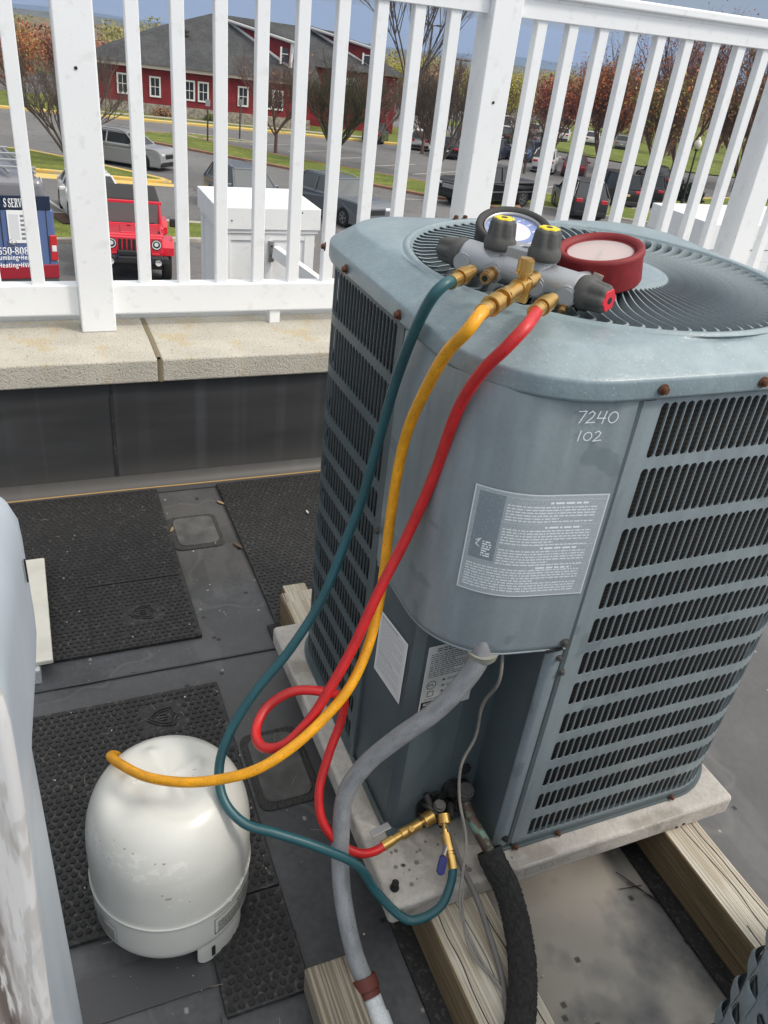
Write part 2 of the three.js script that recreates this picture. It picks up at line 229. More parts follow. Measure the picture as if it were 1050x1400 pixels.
// a run of turned pieces along an axis: [length, radius, sides, radius at the far end]
function turned(p, dir, segs) { p = Array.isArray(p) ? V(p) : p.clone(); dir = (Array.isArray(dir) ? V(dir) : dir.clone()).normalize(); const out = []; for (const [l, r, n = 18, r2 = r] of segs) { if (r > 0) out.push(cyl(p, p.clone().addScaledVector(dir, l), r, r2, n)); p.addScaledVector(dir, l); } return out; }
function knurl(p, dir, l, r) { p = Array.isArray(p) ? V(p) : p; dir = (Array.isArray(dir) ? V(dir) : dir.clone()).normalize(); const n = 56, prof = []; const g = new THREE.CylinderGeometry(r, r, l, n, 6, true); const q = g.attributes.position; for (let i = 0; i < q.count; i++) { const a = i % (n + 1), k = 1 + ((a + Math.floor(i / (n + 1))) % 2 ? 0.035 : -0.035); q.setX(i, q.getX(i) * k); q.setZ(i, q.getZ(i) * k); } g.computeVertexNormals(); g.translate(0, l / 2, 0); aim(g, p, dir); return [g, cyl(p, p.clone().addScaledVector(dir, 0.002), r, r, 24), cyl(p.clone().addScaledVector(dir, l - 0.002), p.clone().addScaledVector(dir, l), r, r, 24)]; }
function raw(pos, uv) { const g = new THREE.BufferGeometry(); g.setAttribute('position', new THREE.Float32BufferAttribute(pos, 3)); if (uv) g.setAttribute('uv', new THREE.Float32BufferAttribute(uv, 2)); g.computeVertexNormals(); return g; }
// surface through rows of points, smooth normals
function sheet(rows, closed = false, uvs) {
  const R = rows.length, N = rows[0].length, pos = [], idx = [], uv = [];
  for (let i = 0; i < R; i++) for (let j = 0; j < N; j++) { pos.push(...rows[i][j]); uv.push(...(uvs ? uvs[i][j] : [j / (N - 1), i / (R - 1)])); }
  for (let i = 0; i < R - 1; i++) for (let j = 0; j < (closed ? N : N - 1); j++) { const a = i * N + j, b = i * N + (j + 1) % N, c = a + N, d = b + N; idx.push(a, c, b, b, c, d); }
  const g = new THREE.BufferGeometry(); g.setAttribute('position', new THREE.Float32BufferAttribute(pos, 3)); g.setAttribute('uv', new THREE.Float32BufferAttribute(uv, 2)); g.setIndex(idx); g.computeVertexNormals(); return g;
}

// ---------- the roof ----------
{
  // one sheet of membrane with its own uv so that stains do not repeat
  const g = new THREE.PlaneGeometry(6, 4.6, 60, 46); g.rotateX(-Math.PI / 2); const p = g.attributes.position, uv = g.attributes.uv;
  for (let i = 0; i < p.count; i++) { const x = p.getX(i) + 1.5, z = p.getZ(i) - 0.65; const y = 0.004 * (fbm(x / 8 + 1, z / 8 + 1, 24, 3, 15) - 0.5); p.setXYZ(i, x, y, z); uv.setXY(i, (x + 1.5) / 6 * 6, (z + 4.5) / 6 * 6); }
  g.computeVertexNormals(); struct('roof_floor', g, M.roof);
  struct('roof_seam', [bb(-1.5, 4.5, 0.003, 0.006, -2.885, -2.79), bb(-1.5, 0.17, 0.003, 0.0055, -0.955, -0.86), bb(0.17, 0.18, 0.002, 0.006, -0.8, 1), bb(-1.5, 4, 0.002, 0.0055, -1.80, -1.794)], std({ color: lin(0.065, 0.066, 0.07), roughness: 0.6 }));
  struct('roof_edge_line', tube([[-1.5, 0.005, -2.829], [-0.4, 0.007, -2.825], [0.2, 0.006, -2.831], [0.59, 0.007, -2.825], [2, 0.006, -2.828], [4.5, 0.005, -2.828]], 0.0032, 80, 6), std({ color: lin(0.42, 0.27, 0.1), roughness: 0.9 }));
}
// square patches glued to the membrane
function patch(label, x0, x1, z0, z1) {
  const t = thing('roof_patch', label, 'patch', [(x0 + x1) / 2, 0, (z0 + z1) / 2]);
  const w = (x1 - x0) / 2, d = (z1 - z0) / 2, sh = (q, e) => { const s = new THREE.Shape(), a = w + e, b = d + e, r = 0.03; s.moveTo(-a + r, -b); s.lineTo(a - r, -b); s.quadraticCurveTo(a, -b, a, -b + r); s.lineTo(a, b - r); s.quadraticCurveTo(a, b, a - r, b); s.lineTo(-a + r, b); s.quadraticCurveTo(-a, b, -a, b - r); s.lineTo(-a, -b + r); s.quadraticCurveTo(-a, -b, -a + r, -b); const g = new THREE.ExtrudeGeometry(s, { depth: q, bevelEnabled: true, bevelSize: 0.003, bevelThickness: 0.002, bevelSegments: 1 }); g.rotateX(-Math.PI / 2); return boxUV(g.flat()); };
  part(t, 'sealant_edge', sh(0.004, 0.018), std({ color: lin(0.05, 0.05, 0.048), roughness: 0.95, bumpMap: T.foam, bumpScale: 0.006 }));
  part(t, 'cover', sh(0.009, 0), std({ map: tex(256, 256, (u, v) => mul3([0.33, 0.33, 0.325], 0.75 + 0.5 * fbm(u, v, 8, 5, 29)), [0.3, 0.3]), roughness: 0.8, bumpMap: T.copingB, bumpScale: 0.001 }));
}
patch('small square grey patch on the membrane between the two far mats', 0.375, 0.515, -2.575, -2.40);
patch('larger square patch with rough sealant edge beside the concrete pad', 0.385, 0.505, -1.46, -1.25);

// parapet with its membrane upstand and stone coping
{
  const t = thing('parapet_wall', 'low parapet wall of black membrane under pale stone coping', 'wall', [1.5, 0, -2.87]);
  const fil = []; for (const [a, b] of [[0, 0.05], [0.022, 0.022], [0.05, 0.0]].map((q) => q)) fil.push([a, b]);
  const up = bb(-3, 3, 0.0, 0.47, -0.36, 0); { const uv = up.attributes.uv; for (let i = 0; i < uv.count; i++) uv.setXY(i, uv.getX(i), uv.getY(i)); }
  T.wall.repeat.set(1 / 3.4, 1 / 0.46); part(t, 'membrane_upstand', up, M.wall);
  part(t, 'membrane_lap', [0.0].map(() => sheet([[[-3, 0.05, 0.004], [3, 0.05, 0.004]], [[-3, 0.018, 0.014], [3, 0.018, 0.014]], [[-3, 0.005, 0.042], [3, 0.005, 0.042]]], false, [[[0, 0.05], [6, 0.05]], [[0, 0.02], [6, 0.02]], [[0, 0], [6, 0]]])), M.wall);
  part(t, 'lap_seam', [bb(-1.29, -1.278, 0.05, 0.45, 0.001, 0.004), bb(0.8, 0.812, 0.05, 0.45, 0.001, 0.004)], std({ map: T.rubber, roughness: 0.6 }));
  // coping stones with a mortar joint that wanders a little
  const jx = -1.108, stone = (x0, x1) => { const g = new RoundedBoxGeometry(x1 - x0, 0.09, 0.45, 3, 0.009); g.translate((x0 + x1) / 2, 0.499, -0.185); return boxUV(g.flat()); };
  part(t, 'coping_stone', stone(-3, jx - 0.006), M.coping); part(t, 'coping_stone', stone(jx + 0.006, 1.35), M.coping); part(t, 'coping_stone', stone(1.362, 3), M.coping);
  part(t, 'mortar_joint', [sheet([0, 1, 2, 3, 4, 5, 6, 7, 8, 9].map((i) => { const z = -0.4 + i * 0.047, o = 0.007 * (H2(i, 3, 1) - 0.5); return [[jx - 0.011 + o, 0.5425, z], [jx, 0.5472, z], [jx + 0.011 + o, 0.5425, z]]; })), sheet([0, 1, 2, 3, 4].map((i) => { const y = 0.545 - i * 0.022, o = 0.006 * (H2(i, 7, 1) - 0.5); return [[jx - 0.01 + o, y, 0.0385], [jx, y, 0.0425], [jx + 0.01 + o, y, 0.0385]]; })), bb(1.35, 1.362, 0.46, 0.54, -0.4, 0.036)], M.mortar);
  part(t, 'back_trim', bb(-3, 3, 0.50, 0.56, -0.43, -0.412), M.vinyl);
}
// white railing
{
  const t = thing('white_railing', 'white vinyl railing with square balusters and posts on the coping', 'railing', [0, 0, -3.19]);
  const px = [-1.347, 0.213, 1.775, 3.335, 4.9];
  for (const x of px) { const p = part(t, 'post', box(0.126, 1.6, 0.126, x, 1.344, 0, 0.006), M.vinyl); part(p, 'screw', [turned([x - 0.004, 1.44, 0.0625], [0, 0, 1], [[0.003, 0.0055, 12]])].flat(), M.darkMetal); }
  for (let i = 0; i < 4; i++) {
    const a = px[i] + 0.063, b = px[i + 1] - 0.063, m = (a + b) / 2;
    part(t, 'bottom_rail', box(b - a, 0.112, 0.062, m, 0.66, 0, 0.004), M.vinyl);
    part(t, 'top_rail', [box(b - a, 0.065, 0.058, m, 1.768, 0, 0.003), box(b - a + 0.001, 0.034, 0.106, m, 1.828, 0, 0.008), box(b - a, 0.012, 0.066, m, 1.805, 0, 0.001)], M.vinyl);
    for (const x of i === 1 ? [0.917] : []) part(t, 'rail_foot', box(0.044, 0.061, 0.04, x, 0.5745, 0, 0.003), M.vinyl);
    const n = 9, st = 0.1475, x0 = i === 0 ? 0.017 - 8 * st : i === 1 ? 0.400 : i === 2 ? 1.962 : 3.52;
    for (let k = 0; k < n; k++) { const x = x0 + k * st; if (x > a + 0.03 && x < b - 0.03) part(t, 'baluster', box(0.046, 1.03, 0.04, x, 1.226, 0, 0.004), M.vinyl); }
  }
}
// rubber mats
const knobG = (() => { const g = new THREE.CylinderGeometry(0.0058, 0.0068, 0.0035, 9); return g.flat(); })();
function mat(label, x0, x1, z0, z1, crest) {
  const t = thing('rubber_mat', label, 'mat', [(x0 + x1) / 2, 0.006, (z0 + z1) / 2], 0, 'black studded rubber mats');
  const w = x1 - x0, d = z1 - z0, g = new RoundedBoxGeometry(w, 0.014, d, 2, 0.004); const sheetM = part(t, 'mat_sheet', boxUV(g.flat()), M.rubber);
  const a = [], st = 0.0195; let r = 0;
  for (let z = -d / 2 + 0.016; z < d / 2 - 0.008; z += st * 0.9, r++) for (let x = -w / 2 + 0.014 + (r % 2) * st / 2; x < w / 2 - 0.008; x += st) {
    if (crest && Math.abs(x - crest[0]) < 0.062 && Math.abs(z - crest[1]) < 0.05) continue;
    const q = knobG.clone(); q.translate(x + rr(-0.001, 0.001), 0.0085 - (rnd() < 0.06 ? 0.0015 : 0), z + rr(-0.0007, 0.0007)); a.push(q);
  }
  const k = part(t, 'stud', a, M.rubber); k.userData.kind = 'stuff';
  if (crest) {
    const s = new THREE.Shape(); s.moveTo(-0.04, -0.022); s.quadraticCurveTo(-0.02, -0.02, 0, -0.03); s.quadraticCurveTo(0.02, -0.02, 0.04, -0.022); s.quadraticCurveTo(0.045, 0.012, 0, 0.034); s.quadraticCurveTo(-0.045, 0.012, -0.04, -0.022);
    const ring = s.getPoints(14).map((p) => [-p.y * 1.25 + crest[0], 0.0085, p.x * 0.8 + crest[1]]); const inner = s.getPoints(14).map((p) => [-p.y * 0.92 + crest[0], 0.0085, p.x * 0.58 + crest[1]]);
    part(t, 'shield_emblem', [tube(ring, 0.0026, 80, 6), tube(inner, 0.002, 80, 6), ...[-0.012, 0, 0.012].map((x) => box(0.024 - Math.abs(x) * 0.6, 0.004, 0.004, crest[0], 0.0085, x * 0.8 + crest[1]))], M.rubber);
    if (crest[2]) part(t, 'moulded_line', [box(0.003, 0.004, 0.3, crest[0] - 0.16, 0.0085, crest[1] - 0.02), box(0.3, 0.004, 0.003, crest[0] - 0.01, 0.0085, crest[1] - 0.17)], M.black);
  }
  return t;
}
mat('black studded rubber mat against the parapet, left of the small roof patch', -0.30, 0.354, -2.808, -1.905, [0.17, 0.30, 1]);
mat('black studded rubber mat behind the condenser, right of the small roof patch', 0.588, 1.2, -2.80, -1.90);
mat('black studded rubber mat under the back of the white gas cylinder', -0.30, 0.354, -1.697, -1.03, [0.16, -0.235, 0]);
mat('short black studded rubber mat offcut at the near right of the gas cylinder', 0.179, 0.354, -1.027, -0.79);

// timbers under the pad
function timber(label, x0, x1, z0, z1, h, m, strip) {
  const t = thing('timber_sleeper', label, 'timber', [(x0 + x1) / 2, 0, (z0 + z1) / 2]);
  const g = new RoundedBoxGeometry(x1 - x0, h - 0.012, z1 - z0, 3, 0.004); g.translate(0, 0.012 + (h - 0.012) / 2, 0); let q = g.flat();
  const p = q.attributes.position; for (let i = 0; i < p.count; i++) { const z = p.getZ(i), y = p.getY(i); p.setX(i, p.getX(i) + 0.003 * Math.sin(z * 14 + y * 30)); p.setY(i, y + 0.0015 * Math.sin(z * 23)); }
  q = boxUV(q, 1, x0 * 3.1, z0 * 1.7); const uv = q.attributes.uv, n = q.attributes.normal;
  for (let i = 0; i < uv.count; i++) if (Math.abs(n.getX(i)) > 0.7) uv.setXY(i, p.getY(i) + x0, p.getZ(i) + z0);
  part(t, 'beam', q, m === M.wood ? M.woodSide : m); if (m === M.wood) part(t, 'pale_top_face', boxUV(box(x1 - x0 - 0.007, 0.001, z1 - z0 - 0.006, 0, h + 0.0008, 0), 1, x0 * 2.3, z0), m);  // paler top, browner sides: weathering, and lit and shaded tone put into colour
  const cr = []; for (let k = 0; k < 3; k++) { const cx = (x0 - x1) * (0.3 - 0.3 * k), pts = []; let x = cx; const ze = rr(0.1, 0.5); for (let z = rr(-0.2, 0.3); z < ze + 0.15 && z < 0.49; z += 0.035) { x += rr(-0.006, 0.006); pts.push([clamp(x, (x0 - x1) * 0.42, (x1 - x0) * 0.42), h + 0.0012, z * (z1 - z0)]); } if (pts.length > 2) cr.push(tube(pts, rr(0.0007, 0.0014), 40, 5)); }
  if (cr.length) for (const q of cr) part(t, 'crack', q, M.black);
  if (strip) part(t, 'rubber_strip', bb((x0 - x1) / 2 - 0.04, (x1 - x0) / 2 + 0.04, 0.002, 0.0115, (z0 - z1) / 2, (z1 - z0) / 2), std({ map: T.rubber, color: 0xe8e8e8, roughness: 0.7 }));
  return t;
}
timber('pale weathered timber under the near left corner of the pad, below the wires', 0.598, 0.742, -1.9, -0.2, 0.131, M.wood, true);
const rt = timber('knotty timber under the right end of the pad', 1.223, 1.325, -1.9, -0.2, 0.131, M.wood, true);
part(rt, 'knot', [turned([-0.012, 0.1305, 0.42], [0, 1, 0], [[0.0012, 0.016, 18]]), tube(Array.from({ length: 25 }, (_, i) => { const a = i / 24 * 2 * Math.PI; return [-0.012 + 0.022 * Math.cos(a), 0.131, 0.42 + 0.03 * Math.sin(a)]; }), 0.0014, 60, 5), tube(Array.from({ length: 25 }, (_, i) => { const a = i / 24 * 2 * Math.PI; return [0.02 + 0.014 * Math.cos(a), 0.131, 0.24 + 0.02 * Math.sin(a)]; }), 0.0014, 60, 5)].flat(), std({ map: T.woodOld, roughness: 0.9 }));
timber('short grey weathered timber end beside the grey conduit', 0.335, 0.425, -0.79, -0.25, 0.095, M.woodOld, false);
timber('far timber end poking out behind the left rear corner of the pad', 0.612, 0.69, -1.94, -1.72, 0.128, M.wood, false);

// concrete pad
{
  const t = thing('equipment_pad', 'pale composite pad on timbers under the condenser', 'pad', [0.962, 0.132, -1.2415]);
  const g = new RoundedBoxGeometry(0.9, 0.061, 0.89, 4, 0.012); g.translate(0, 0.0305, 0); part(t, 'slab', boxUV(g.flat()), M.pad);
  part(t, 'drain_plug', [turned([-0.428, 0.061, 0.405], [0, 1, 0], [[0.004, 0.0095, 20], [0.016, 0.0075, 18], [0.002, 0.004, 12]])].flat(), M.black);
  const sp = []; for (let i = 0; i < 60; i++) { const r = Math.pow(rnd(), 3) * 0.005 + 0.0009; sp.push(cyl([-0.25 + rr(-0.12, 0.16), 0.0608, 0.385 + rr(-0.06, 0.05)], [-0.25 + rr(-0.0, 0.0), 0.0613, 0.385], r, r, 9)); }
  const spots = []; for (let i = 0; i < 55; i++) { const r = Math.pow(rnd(), 3) * 0.0055 + 0.0009, x = -0.31 + rr(-0.1, 0.16), z = 0.375 + rr(-0.06, 0.055); spots.push(new THREE.CylinderGeometry(r, r, 0.0006, 10).translate(x, 0.0612, z)); }
  part(t, 'oil_spot', spots, std({ color: lin(0.2, 0.19, 0.17), roughness: 0.5 })).userData.kind = 'stuff';
  part(t, 'embossed_name', box(0.16, 0.022, 0.0012, -0.05, 0.036, 0.4452), std({ map: canvas(512, 72, (c, w, h) => { c.fillStyle = '#aaa69f'; c.fillRect(0, 0, w, h); c.strokeStyle = '#908c85'; c.lineWidth = 4; c.strokeRect(4, 4, w - 8, h - 8); c.fillStyle = '#8f8b84'; c.font = 'bold 52px serif'; c.fillText('EC X SOX', 110, 54); }), roughness: 0.9 }));
  const nm = t.children[t.children.length - 1]; { const q = new THREE.PlaneGeometry(0.17, 0.024); q.translate(-0.05, 0.034, 0.4458); nm.geometry = q; }
  part(t, 'fixing_hole', [0.29, 0.31].map((x) => cyl([x, 0.012 + (x - 0.29) * 0.2, 0.444], [x, 0.012 + (x - 0.29) * 0.2, 0.4462], 0.004, 0.004, 12)), M.darkMetal);
}

// ---------- the condenser ----------
const AC = { x0: 0.570, x1: 1.424, z0: -1.672, z1: -0.846, r: 0.155, rf: 0.2, y0: 0.198, seam: 1.264 };
// plan path, running from the left seam round the back to the front seam; s in units, gives point and outward normal
function planPath(list) {                  // list of straight runs and arcs
  const segs = []; let L = 0; for (const q of list) { const l = q.a ? q.b && Math.hypot(q.b[0] - q.a[0], q.b[1] - q.a[1]) : Math.abs(q.t1 - q.t0) * q.r; segs.push({ ...q, s: L, l }); L += l; }
  return { L, at(s) { s = clamp(s, 0, L); let g = segs[segs.length - 1]; for (const q of segs) if (s <= q.s + q.l) { g = q; break; } const f = (s - g.s) / g.l; if (g.a) { const x = lerp(g.a[0], g.b[0], f), z = lerp(g.a[1], g.b[1], f), dx = (g.b[0] - g.a[0]) / g.l, dz = (g.b[1] - g.a[1]) / g.l; return [x, z, dz, -dx]; } const t = lerp(g.t0, g.t1, f); return [g.c[0] + g.r * Math.cos(t), g.c[1] + g.r * Math.sin(t), Math.cos(t), Math.sin(t)]; } };
}
const PI = Math.PI, A_ = AC;
const guardPath = planPath([
  { a: [A_.x0, -1.185], b: [A_.x0, A_.z0 + A_.r] }, { c: [A_.x0 + A_.r, A_.z0 + A_.r], r: A_.r, t0: PI, t1: 1.5 * PI },
  { a: [A_.x0 + A_.r, A_.z0], b: [A_.x1 - A_.r, A_.z0] }, { c: [A_.x1 - A_.r, A_.z0 + A_.r], r: A_.r, t0: 1.5 * PI, t1: 2 * PI },
  { a: [A_.x1, A_.z0 + A_.r], b: [A_.x1, A_.z1 - A_.r] }, { c: [A_.x1 - A_.r, A_.z1 - A_.r], r: A_.r, t0: 0, t1: 0.5 * PI },
  { a: [A_.x1 - A_.r, A_.z1], b: [0.812, A_.z1] }]);
// normals of the straight runs point outward when walked this way: left run goes -z with outward -x
function guardPt(path, s, y, off) { const [x, z, nx, nz] = path.at(s); return [x + nx * off, y, z + nz * off]; }
const ROWS = [[1.153, 1.249], [1.04, 1.135], [0.93, 1.021], [0.848, 0.909], [0.769, 0.829], [0.691, 0.749], [0.613, 0.673], [0.532, 0.591], [0.455, 0.511], [0.377, 0.432], [0.300, 0.354], [0.216, 0.275]];
function guard(path, sA, sB, sEnd0, sEnd1) {      // perforated sheet between sA and sB, plain margins out to the ends
  const pitch = 0.0166, n = Math.floor((sB - sA) / pitch), hw = 0.0073, pos = [], P = (s, y, o) => guardPt(path, s, y, o), quad = (a, b, c, d) => pos.push(...a, ...b, ...c, ...b, ...d, ...c);
  const MG = 0.002;
  for (const [y0, y1] of ROWS) for (let i = 0; i < n; i++) {
    const sc = sA + (i + 0.5) * pitch, inn = [], out = [], hp = pitch / 2, a = y0 + hw, b = y1 - hw;
    for (const [ang, top] of [[0, 1], [45, 1], [90, 1], [135, 1], [180, 1], [180, 0], [225, 0], [270, 0], [315, 0], [360, 0]]) {
      const c = Math.cos(ang * PI / 180), s = Math.sin(ang * PI / 180), yc = top ? b : a; inn.push([sc + hw * c, yc + hw * s]);
      out.push([sc + (Math.abs(c) < 0.1 ? 0 : Math.sign(c) * hp), Math.abs(s) < 0.1 ? yc : (top ? y1 + MG : y0 - MG)]);
    }
    for (let k = 0; k < 10; k++) { const m = (k + 1) % 10; quad(P(...inn[k], 0), P(...out[k], 0), P(...inn[m], 0), P(...out[m], 0)); const f = (q) => P(sc + (q[0] - sc) * 0.92, q[1], -0.0025); quad(P(...inn[k], 0), P(...inn[m], 0), f(inn[k]), f(inn[m])); }
  }
  const bands = []; let y = A_.y0 + 0.012; for (const [y0, y1] of [...ROWS].reverse()) { bands.push([y, y0 - MG]); y = y1 + MG; } bands.push([y, A_.seam + 0.004]);
  for (const [a, b] of bands) { for (let i = 0; i < n; i++) { const s0 = sA + i * pitch, s1 = s0 + pitch; quad(P(s0, a, 0), P(s1, a, 0), P(s0, b, 0), P(s1, b, 0)); } }
  for (const [a, b] of [[sEnd0, sA], [sA + n * pitch, sEnd1]]) { const m = Math.max(1, Math.ceil((b - a) / 0.02)); for (let i = 0; i < m; i++) { const s0 = lerp(a, b, i / m), s1 = lerp(a, b, (i + 1) / m); if (b - a > 1e-4) quad(P(s0, A_.y0 + 0.012, 0), P(s1, A_.y0 + 0.012, 0), P(s0, A_.seam + 0.004, 0), P(s1, A_.seam + 0.004, 0)); } }
  // turned-in edges at both ends
  for (const s of [sEnd0, sEnd1]) quad(P(s, A_.y0 + 0.012, 0), P(s, A_.seam, 0), P(s, A_.y0 + 0.012, -0.012), P(s, A_.seam, -0.012));
  return boxUV(raw(pos));
}
function strip(path, s0, s1, y0, y1, off, step = 0.012) { const n = Math.max(2, Math.ceil((s1 - s0) / step)), rows = [[], []], uvs = [[], []]; for (let i = 0; i <= n; i++) { const s = lerp(s0, s1, i / n); rows[0].push(guardPt(path, s, y0, off)); rows[1].push(guardPt(path, s, y1, off)); uvs[0].push([s, y0]); uvs[1].push([s, y1]); } return sheet(rows, false, uvs); }
const ac = thing('air_conditioner', 'grey blue outdoor condenser unit with louvred sides and round fan grille', 'air conditioner', [0, 0, 0]);
{
  const gp = guardPath, split = gp.L * 0.5, pitch = 0.0166;
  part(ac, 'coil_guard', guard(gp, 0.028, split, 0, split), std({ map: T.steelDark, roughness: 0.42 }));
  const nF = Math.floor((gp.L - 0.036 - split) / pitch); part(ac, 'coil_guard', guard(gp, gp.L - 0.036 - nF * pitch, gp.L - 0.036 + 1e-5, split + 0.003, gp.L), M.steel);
  part(ac, 'coil', strip(gp, 0, gp.L, A_.y0 + 0.005, A_.seam, -0.013), M.coil);
  // control box cover: bulges a little, round corner, open below
  const cover = planPath([{ a: [0.797, A_.z1 + 0.004], b: [0.69, A_.z1 - 0.014] }, { c: [0.7148, A_.z1 - 0.162], r: 0.15, t0: 1.7366, t1: PI }, { a: [0.5648, A_.z1 - 0.162], b: [0.564, -1.162] }]);
  const flip = (p) => ({ L: p.L, at: (s) => { const q = p.at(s); return q; } }); const cv = flip(cover);
  const nrm = (s) => { const [x, z, a, b] = cv.at(s); const cx = 0.9, cz = -1.15; const o = (x - cx) * a + (z - cz) * b < 0 ? -1 : 1; return [x, z, a * o, b * o]; }; const cp = { L: cover.L, at: nrm };
  const rows = [], uvs = []; const ys = [0.772, 0.776, 0.79, 0.9, 1.0, 1.1, 1.2, 1.25, A_.seam + 0.002]; const offs = [-0.014, 0, 0.004, 0.006, 0.006, 0.006, 0.005, 0.003, 0.002];
  ys.forEach((y, i) => { const r = [], u = []; for (let k = 0; k <= 60; k++) { const s = cover.L * k / 60, w = Math.sin(PI * clamp(k / 60)); r.push(guardPt(cp, s, y, offs[i] + (y < 1.0 ? 0.003 * w * (1 - (y - 0.77) / 0.23) : 0))); u.push([s, y]); } rows.push(r); uvs.push(u); });
  const cov = part(ac, 'control_cover', [sheet(rows, false, uvs), sheet([rows[0], rows[0].map(([x, y, z]) => [lerp(x, 0.8, 0.32), y + 0.001, lerp(z, -1.05, 0.32)])])], M.steel);
  const edge = (p) => tube(p, 0.0022, 80, 6); part(cov, 'folded_edge', [edge(rows[1].map((q) => q))], M.steel);
  // posts either side of the cover
  part(ac, 'corner_post', [bb(0.562, 0.574, A_.y0 + 0.01, A_.seam, -1.183, -1.168, 0.002), bb(0.7995, 0.8105, A_.y0 + 0.01, A_.seam, A_.z1 - 0.02, A_.z1 + 0.002, 0.002)], M.steelDark);
  const bead = planPath([{ c: [0.786, A_.z1 - 0.014], r: 0.014, t0: PI, t1: PI / 2 }]); part(ac, 'corner_bead', strip({ L: bead.L, at: bead.at }, 0, bead.L, A_.y0 + 0.008, 0.775, 0, 0.002), M.steel);
  part(ac, 'corner_bead', bb(0.786, 0.7995, A_.y0 + 0.008, 0.775, A_.z1 - 0.006, A_.z1, 0.001), M.steel);
  // recessed service corner
  const wall = (pts, y0, y1) => sheet([pts.map(([x, z]) => [x, y0, z]), pts.map(([x, z]) => [x, y1, z])], false, [pts.map((p, i) => [i * 0.12, y0]), pts.map((p, i) => [i * 0.12, y1])]).flat();
  const flat = (g) => { g.deleteAttribute('normal'); g.computeVertexNormals(); return g; };
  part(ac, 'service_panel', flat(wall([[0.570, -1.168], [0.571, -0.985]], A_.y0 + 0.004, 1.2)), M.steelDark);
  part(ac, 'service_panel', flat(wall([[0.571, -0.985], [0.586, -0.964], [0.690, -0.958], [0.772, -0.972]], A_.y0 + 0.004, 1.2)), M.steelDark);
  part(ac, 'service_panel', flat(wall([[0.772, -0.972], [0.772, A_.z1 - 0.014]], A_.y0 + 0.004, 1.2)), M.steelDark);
  part(ac, 'valve_opening', [turned([0.655, 0.262, -0.9585], [0, 0.05, 1], [[0.002, 0.026, 24]]), turned([0.722, 0.275, -0.962], [0, 0.05, 1], [[0.002, 0.036, 24]])].flat(), M.black);
  part(ac, 'cable_grommet', turned([0.735, 0.34, -0.966], [0, 0, 1], [[0.006, 0.014, 20], [0.004, 0.010, 20]]), M.black);
  // base pan
  const base = [], lip = []; const all = [[0.571, -0.985], [0.571, -1.185]];
  part(ac, 'base_pan', [strip(gp, 0, gp.L, A_.y0 - 0.003, A_.y0 + 0.013, 0.004), strip(gp, 0, gp.L, A_.y0 - 0.003, A_.y0 + 0.0, 0.009),
    sheet([Array.from({ length: 160 }, (_, i) => guardPt(gp, gp.L * i / 159, A_.y0 + 0.0125, 0.004)), Array.from({ length: 160 }, (_, i) => guardPt(gp, gp.L * i / 159, A_.y0 + 0.0125, -0.02))]),
    sheet([Array.from({ length: 160 }, (_, i) => guardPt(gp, gp.L * i / 159, A_.y0, 0.0095)), Array.from({ length: 160 }, (_, i) => guardPt(gp, gp.L * i / 159, A_.y0, 0.003))]),
    bb(0.561, 0.565, A_.y0 - 0.003, A_.y0 + 0.012, -1.185, -0.978), bb(0.565, 0.80, A_.y0 - 0.003, A_.y0 + 0.003, -0.975, -0.946), bb(0.762, 0.81, A_.y0 - 0.003, A_.y0 + 0.004, -0.95, A_.z1 + 0.006, 0.002), bb(0.6, 1.35, A_.y0 - 0.004, A_.y0 + 0.002, -1.62, -0.98)], M.steelDark);
  // cap: rounded square edge running into a round opening
  const C = [0.985, -1.252], RO = 0.352, N = 200;
  const rOut = (th) => { const dx = Math.cos(th), dz = Math.sin(th); let lo = 0, hi = 0.8; const inside = (r) => { let x = C[0] + dx * r, z = C[1] + dz * r; const f = (rad, cx, cz) => Math.hypot(x - cx, z - cz) < rad; if (x < A_.x0 || x > A_.x1 || z < A_.z0 || z > A_.z1) return false; const rb = A_.r, rf = 0.19; if (x < A_.x0 + rf && z > A_.z1 - rf) return f(rf, A_.x0 + rf, A_.z1 - rf); if (x < A_.x0 + rb && z < A_.z0 + rb) return f(rb, A_.x0 + rb, A_.z0 + rb); if (x > A_.x1 - rb && z < A_.z0 + rb) return f(rb, A_.x1 - rb, A_.z0 + rb); if (x > A_.x1 - rb && z > A_.z1 - rb) return f(rb, A_.x1 - rb, A_.z1 - rb); return true; }; for (let i = 0; i < 40; i++) { const m = (lo + hi) / 2; if (inside(m)) lo = m; else hi = m; } return lo; };
  const prof = [['o', 0.004, 1.261], ['o', 0.013, 1.262], ['o', 0.0155, 1.268], ['o', 0.0155, 1.2905], ['o', 0.015, 1.2945], ['o', 0.0125, 1.297], ['o', 0.006, 1.3015], ['o', -0.008, 1.3105], ['o', -0.022, 1.3195], ['o', -0.031, 1.3255], ['o', -0.036, 1.3285], ['o', -0.043, 1.3315], ['m', 0.5, 1.3345], ['r', 0.3715, 1.3355], ['r', 0.3695, 1.3335], ['r', 0.3665, 1.3335], ['r', 0.3645, 1.3375], ['r', 0.360, 1.339], ['r', 0.3545, 1.337], ['r', RO, 1.330], ['r', RO, 1.312]];
  const cr = [], cu = []; for (const [k, a, y] of prof) { const r = [], u = []; for (let i = 0; i <= N; i++) { const th = i / N * 2 * PI, ro = rOut(th), ri = 0.3715, rad = k === 'o' ? ro + a : k === 'm' ? lerp(ro - 0.043, Math.min(ri, ro - 0.03), a) : a; r.push([C[0] + Math.cos(th) * rad, y, C[1] + Math.sin(th) * rad]); u.push([C[0] + Math.cos(th) * (rad + (1.34 - y)), C[1] + Math.sin(th) * (rad + (1.34 - y))]); } cr.push(r); cu.push(u); }
  part(ac, 'cap_panel', sheet(cr, false, cu), M.cap);
